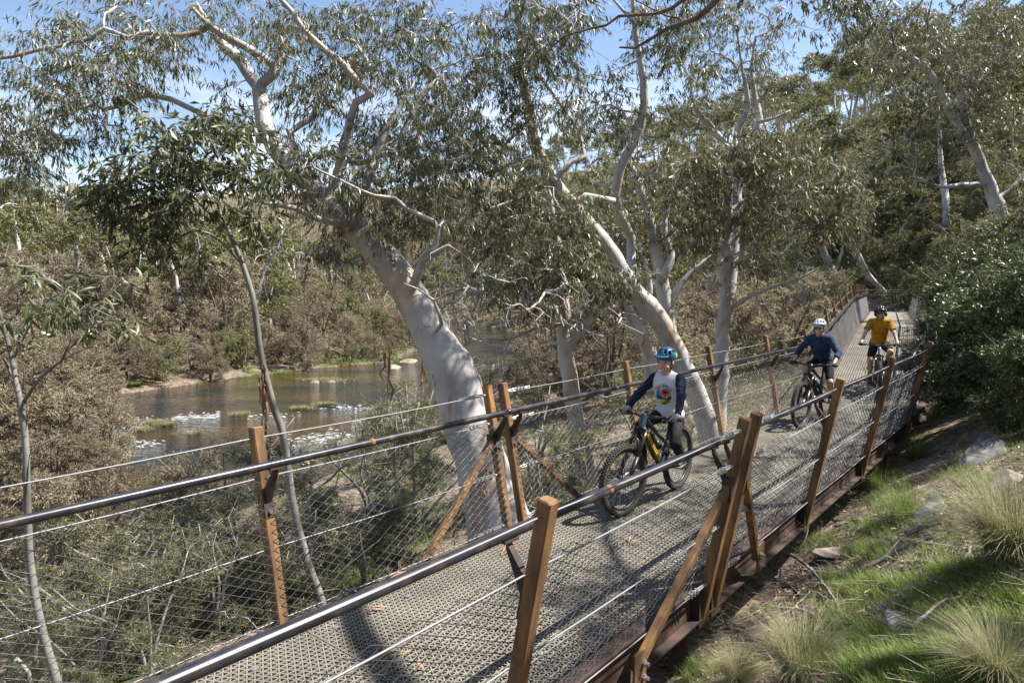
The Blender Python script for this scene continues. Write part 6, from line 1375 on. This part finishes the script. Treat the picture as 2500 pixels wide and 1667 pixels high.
    for g in (-1, 1):
        if lf <= 1: S = SDF(); S.cap(an[g]+(kn[g]-an[g])*.30, an[g]-UP*.02, .047*a, .041*a); v, q = S.mesh(.007); link('sock', mesh_np('sock', v, [q], [M['sock']]), r)
        f0 = an[g]-UP*.045*s; toe = f0+np.array([.165*s, g*.018, -.018*s]); S = SDF(); S.cap(f0+[-.035, 0, 0], f0+np.array([.05, 0, .012])*s, .038*a, .042*a).cap(f0+np.array([.05, 0, .008])*s, toe, .044*a, .036*a).cap(an[g]-UP*.01, f0, .042*a, .04*a).cut(f0-UP*.034*s, (.1, 0, -1))
        v, q = S.mesh(.007); sh_o = link('shoe', mesh_np('shoe', v, [q], [M['shoe']]), r)
        S = SDF(); S.cap(f0+[-.038, 0, -.03*s], toe+[.005, 0, -.02*s], .040*a, .040*a).cut(f0-UP*.026*s, (0, 0, 1)).cut(f0-UP*.052*s, (0, 0, -1)); v, q = S.mesh(.006); link('sole', mesh_np('sole', v, [q], [M['sole']]), sh_o)
        # glove: palm over the grip, four fingers curled round it, thumb below
        S = SDF(); gp = J['grip'][g]; d = J['gd'][g]; f = unit(np.cross(d, UP)*(-g)*-1); f = f if f[0] > 0 else -f; hsz = s**.6
        pc = gp+UP*.026*hsz-f*.022*hsz; S.ell(pc, np.array([.040, .042, .017])*hsz, np.stack([unit(f*.9+UP*.35), d, unit(np.cross(f, d))]), .012).cap(wr[g], pc, .031*a, .026*a, .02)
        for j in range(4):
            o = d*(.030-.020*j)*hsz; ln_ = (.9, 1.0, .97, .82)[j]*hsz; k0 = gp+o+UP*.030*hsz+f*.006; k1 = gp+o+f*.034*ln_+UP*.012; k2 = gp+o+f*.028*ln_-UP*.020; k3 = gp+o-f*.004-UP*.026
            if j == 3: k1 = gp+o+f*.05*ln_+UP*.006; k2 = gp+o+f*.072*ln_-UP*.004-d*.0; k3 = k2+f*.012-UP*.008     # index reaches for the lever
            S.cap(k0, k1, .0098*hsz, .0092*hsz, .004).cap(k1, k2, .0092*hsz, .0086*hsz, .004).cap(k2, k3, .0086*hsz, .0078*hsz, .004)
        th = pc-d*.036*hsz; S.cap(th, th-d*.022*hsz-UP*.022+f*.012, .013*hsz, .011*hsz, .008).cap(th-d*.022*hsz-UP*.022+f*.012, gp-d*.050*hsz-UP*.026+f*.016, .011*hsz, .009*hsz, .004)
        v, q = S.mesh(.0052); link('glove', mesh_np('glove', v, [q], [M[cfg['glove']]]), r)
    # ---------------- helmet with vents, visor, strap
    he = empty('helmet', hc); he.parent = r
    S = SDF(); e0 = P(-.022, 0, .075)-hc; S.ell(e0, np.array([.128, .100, .092])*hs, H, .02).ell(P(-.075, 0, .03)-hc, np.array([.062, .086, .065])*hs, H, .03)
    for (x, y, z, rx, ry, rz_, yw) in [(.075, .030, .135, .040, .012, .030, .2), (.075, -.030, .135, .040, .012, .030, -.2), (.055, .070, .115, .045, .012, .024, .25), (.055, -.070, .115, .045, .012, .024, -.25), (-.03, .035, .17, .055, .012, .02, 0), (-.03, -.035, .17, .055, .012, .02, 0), (-.03, .082, .125, .055, .014, .020, .1), (-.03, -.082, .125, .055, .014, .020, -.1), (-.12, .04, .10, .03, .013, .03, 0), (-.12, -.04, .10, .03, .013, .03, 0)]:
        S.sub(P(x, y, z)-hc, np.array([rx, ry, rz_])*hs, (H@rot(yw, .25 if x > 0 else 0)).T, .006)
    S.cut(P(0, 0, .034)-hc, H@np.array([-.22, 0, -1])); v, q = S.mesh(.0055); l = v@H/hs; c = l[q].mean(1); cc = v[q].mean(1)-e0
    lc = (cc@H)/hs; rr_ = np.linalg.norm(lc/np.array([.128, .100, .092]), axis=1); m = np.zeros(len(q), int); m[(rr_ < .93) & (c[:, 0] > -.10)] = 1
    if cfg.get('helm2'): m[(c[:, 0] < -.035) & (c[:, 2] < .10) & (m == 0)] = 2
    link('shell', mesh_np('shell', v, [q], [M[cfg['helm']], M['vent'], M[cfg.get('helm2') or cfg['helm']]], m), he)
    mb = MB(); Vv = []
    for t in np.linspace(-1, 1, 13):
        y = t*.082; x0 = .098*math.sqrt(max(0, 1-(y/.108)**2)); pk = cfg.get('peak', .075)*(1-.35*t*t)
        for q_ in ((x0-.02, .088), (x0+pk*.5, .098), (x0+pk, .086), (x0+pk, .080), (x0+pk*.5, .090), (x0-.02, .076)): Vv.append(P(q_[0]-.01, y, q_[1])-hc)
    mb.add(Vv, [[a_*6+b_, a_*6+(b_+1) % 6, (a_+1)*6+(b_+1) % 6, (a_+1)*6+b_] for a_ in range(12) for b_ in range(6)]); mb.build('visor', M[cfg['helm']], he, True)
    mb = MB()
    for g in (-1, 1): mb.tube([P(.03, g*.082, .05)-hc, P(.012, g*.076, -.03)-hc, P(.02, g*.055, -.09)-hc, P(.035, 0, -.128)-hc], .006*hs, 6); mb.tube([P(-.05, g*.085, .03)-hc, P(.012, g*.078, -.03)-hc], .005*hs, 6)
    mb.build('chin_strap', M['strap'], he, True)
    if cfg.get('shades'):
        gl = empty('sunglasses', P(.1, 0, .01)); gl.parent = r; b0 = P(.1, 0, .01)
        for g in (-1, 1):
            S = SDF(); S.ell(P(.092, g*.034, .004)-b0, np.array([.010, .031, .021])*hs, H@rot(g*.22), .004); v, q = S.mesh(.004); link('lens', mesh_np('lens', v, [q], [M['lens']]), gl)
        mb = MB(); mb.tube([P(-.005, -.083, .02)-b0, P(.075, -.068, .018)-b0, P(.1, -.03, .020)-b0, P(.104, 0, .016)-b0, P(.1, .03, .020)-b0, P(.075, .068, .018)-b0, P(-.005, .083, .02)-b0], .0042*hs, 6); mb.build('spectacle_frame', M['black'], gl, True)
    if cfg.get('hair'):
        S = SDF(); rg = np.random.default_rng(9)
        for g in (-1, 1):
            for _ in range(26): S.ell(P(rg.uniform(-.09, .0), g*rg.uniform(.076, .108), rg.uniform(-.055, .05)), np.full(3, rg.uniform(.014, .024))*hs, None, .008)
        for _ in range(24): S.ell(P(rg.uniform(-.13, -.09), rg.uniform(-.08, .08), rg.uniform(-.07, .03)), np.full(3, rg.uniform(.018, .028))*hs, None, .008)
        if cfg.get('hair') > 1:
            for _ in range(34): a_ = rg.uniform(-1.25, 1.25); S.ell(P(.012+.058*math.cos(a_)*1.02, .062*math.sin(a_), -.085-rg.uniform(0, .028)+.03*abs(math.sin(a_))), np.full(3, .012)*hs, None, .008)
        v, q = S.mesh(.006); link('hair', mesh_np('hair', v, [q], [M['hair']]), r)
    return r, (vs, qs, hip, ud, ch, s)

# ---- the boy, the rider in blue and the rider in ochre
def heading(front, rear): d = front-rear; return math.atan2(d[1], d[0]), (front+rear)/2
f0, r0 = onz(1530, 1262), onz(1655, 1192); hdg, mid = heading(f0, r0)
mid[2] = .004
_, J1 = bicycle(mid, hdg, 'grey teal mountain bike with a yellow stripe on its down tube, ridden by the boy', dict(frame='frame_teal', r=.345, wb=1.15, zb=.90, sz=.775, hw=.355, guard=True, steer=-.16, crank=.05, rim='rim', spoke='spoke'))
kid, sh1 = person(mid, hdg, 'boy in a white shirt with navy sleeves and a blue helmet riding towards the viewer', dict(s=.83, skin='skin_kid', seed=1, lean=.16, hyaw=-.04, hpitch=.10, sleeve=2, sleeve_mat='navy', shirt='tee_white', loose=.008, hem=.06, leg=1.93, legs='black_cloth', glove='glove_grey', helm='helm_blue', helm2='helm_green', peak=.085, hs=.98, elb=(-.45, .75, -.5)), J1)
f2 = onz(1957, 1046); hdg2 = math.atan2(-DV[1], -DV[0])-.03; mid2 = f2-np.array([math.cos(hdg2), math.sin(hdg2), 0])*.6; mid2[2] = .004
_, J2 = bicycle(mid2, hdg2, 'black mountain bike ridden by the person in the blue top', dict(frame='frame_black', r=.36, wb=1.2, zb=.94, sz=.88, steer=-.05, crank=.3))
person(mid2, hdg2, 'person in a blue three quarter sleeve top, grey helmet and dark shorts', dict(s=.93, skin='skin', seed=2, lean=.50, shw=.9, hyaw=.12, hpitch=.02, sleeve=1.42, shirt='blue_tee', loose=.004, hem=.05, leg=.86, legs='black_cloth', glove='glove_black', helm='helm_grey', shades=True, peak=.045), J2)
d3 = (PL[3]-PL[2])/np.linalg.norm(PL[3]-PL[2]); f3 = onz(2143, 977); hdg3 = math.atan2(-d3[1], -d3[0])+.05; mid3 = f3-np.array([math.cos(hdg3), math.sin(hdg3), 0])*.6
mid3[2] = .02
_, J3 = bicycle(mid3, hdg3, 'silver grey mountain bike ridden by the bearded person in the ochre shirt', dict(frame='frame_grey', r=.365, wb=1.2, zb=1.0, sz=.92, steer=.04, crank=-1.3, spoke='spoke'))
person(mid3, hdg3, 'bearded person in an ochre t-shirt with a black helmet and curly hair', dict(s=.96, skin='skin', seed=3, lean=.24, shw=.94, hyaw=0, hpitch=.02, sleeve=.72, shirt='ochre', loose=.006, hem=.05, leg=.80, legs='black_cloth', glove='glove_black', helm='helm_black', shades=True, hair=2, peak=.05), J3)

# ---- round print and arched lettering on the boy's shirt (flat print laid on the cloth)
vs, qs, hip_, ud_, ch_, s_ = sh1
tri = np.vstack([qs[:, [0, 1, 2]], qs[:, [0, 2, 3]]]); bv = BVHTree.FromPolygons([Vector(v) for v in vs], [tuple(int(i) for i in t) for t in tri])
pc = hip_+ud_*.27*s_
def onshirt(y, z, lift=.0022):
    o = Vector((1.0, float(pc[1]+y), float(pc[2]+z))); h = bv.ray_cast(o, Vector((-1, 0, 0)))
    return np.array(h[0])+np.array(h[1])*lift*np.sign(h[1].x) if h[0] is not None else None
def cmat(n, c): M[n] = mat(n, c, .8, 0, .2); return M[n]
PR_M = [cmat('print sky blue', (.12, .36, .62)), cmat('print red', (.55, .06, .03)), cmat('print orange', (.75, .25, .03)), cmat('print blue', (.015, .06, .32)), cmat('print lime', (.55, .55, .04)), cmat('print black', (.015, .015, .018)), cmat('print teal', (.02, .12, .18)), cmat('print sun', (.85, .70, .10))]
def pcol(u, v):     # u right of wearer-left, v up; both -1..1
    if v < -.86: return 5
    if (u-.28)**2+(v-.28)**2 < .30:
        if (abs(u-.28) < .05 and -.15 < v < .45) or ((u-.28)**2/.09+(v-.42)**2/.02 < 1): return 5
        return 1 if v > .12 else 2
    if (u+.10)**2+(v-.72)**2 < .014: return 7
    if v < -.42: return 4 if u < .05+.2*math.sin(v*9) else (5 if math.sin(u*17)*math.sin(v*15) > -.1 else 4)
    if v < -.02: return 3 if u < .45 else (5 if math.sin(v*25+u*8) > 0 else 6)
    if u < -.45 and math.sin(u*26)*math.sin(v*13) > .1: return 5
    return 0
G = 46; R_ = .083; vid = {}; V = []; F = []; m = []
for i in range(G):
    for j in range(G):
        u, v = (i+.5)/G*2-1, (j+.5)/G*2-1
        if u*u+v*v > 1: continue
        q = []
        for (a, b) in ((i, j), (i+1, j), (i+1, j+1), (i, j+1)):
            if (a, b) not in vid:
                p = onshirt((a/G*2-1)*R_, (b/G*2-1)*R_*1.12)
                if p is None: break
                vid[(a, b)] = len(V); V.append(p)
            q.append(vid[(a, b)])
        if len(q) == 4: F.append(q); m.append(pcol(u, v))
pr = link('shirt_print', mesh_np('shirt_print', V, [F], PR_M, m), kid)
def lettering(txt, a0, a1, rad, size, mname):
    n = len(txt)
    for i, chh in enumerate(txt):
        if chh == ' ': continue
        cu = bpy.data.curves.new('t', 'FONT'); cu.body = chh; cu.size = size; cu.align_x = 'CENTER'; cu.resolution_u = 2; cu.offset = .0012
        ob = bpy.data.objects.new('t', cu); COL.objects.link(ob); dg = bpy.context.evaluated_depsgraph_get(); me = ob.evaluated_get(dg).to_mesh()
        bm = bmesh.new(); bm.from_mesh(me); bmesh.ops.triangulate(bm, faces=bm.faces); t = a0+(a1-a0)*i/max(1, n-1); V = []; ok = True
        for v in bm.verts:
            x, y = v.co.x, v.co.y; yy = math.sin(t)*(rad+y)+math.cos(t)*x; zz = math.cos(t)*(rad+y)*1.08-math.sin(t)*x; p = onshirt(yy, zz, .003)
            if p is None: ok = False; break
            V.append(p)
        F = [[v.index for v in f.verts] for f in bm.faces]; bm.free(); ob.evaluated_get(dg).to_mesh_clear(); bpy.data.objects.remove(ob)
        if ok and F: link('letter', mesh_np('letter', V, [F], [M[mname]], smooth=False), kid)
lettering('HILLS &', -.95, -.02, .090, .034, 'print red'); lettering('CHILLS', .16, .95, .090, .034, 'print teal')
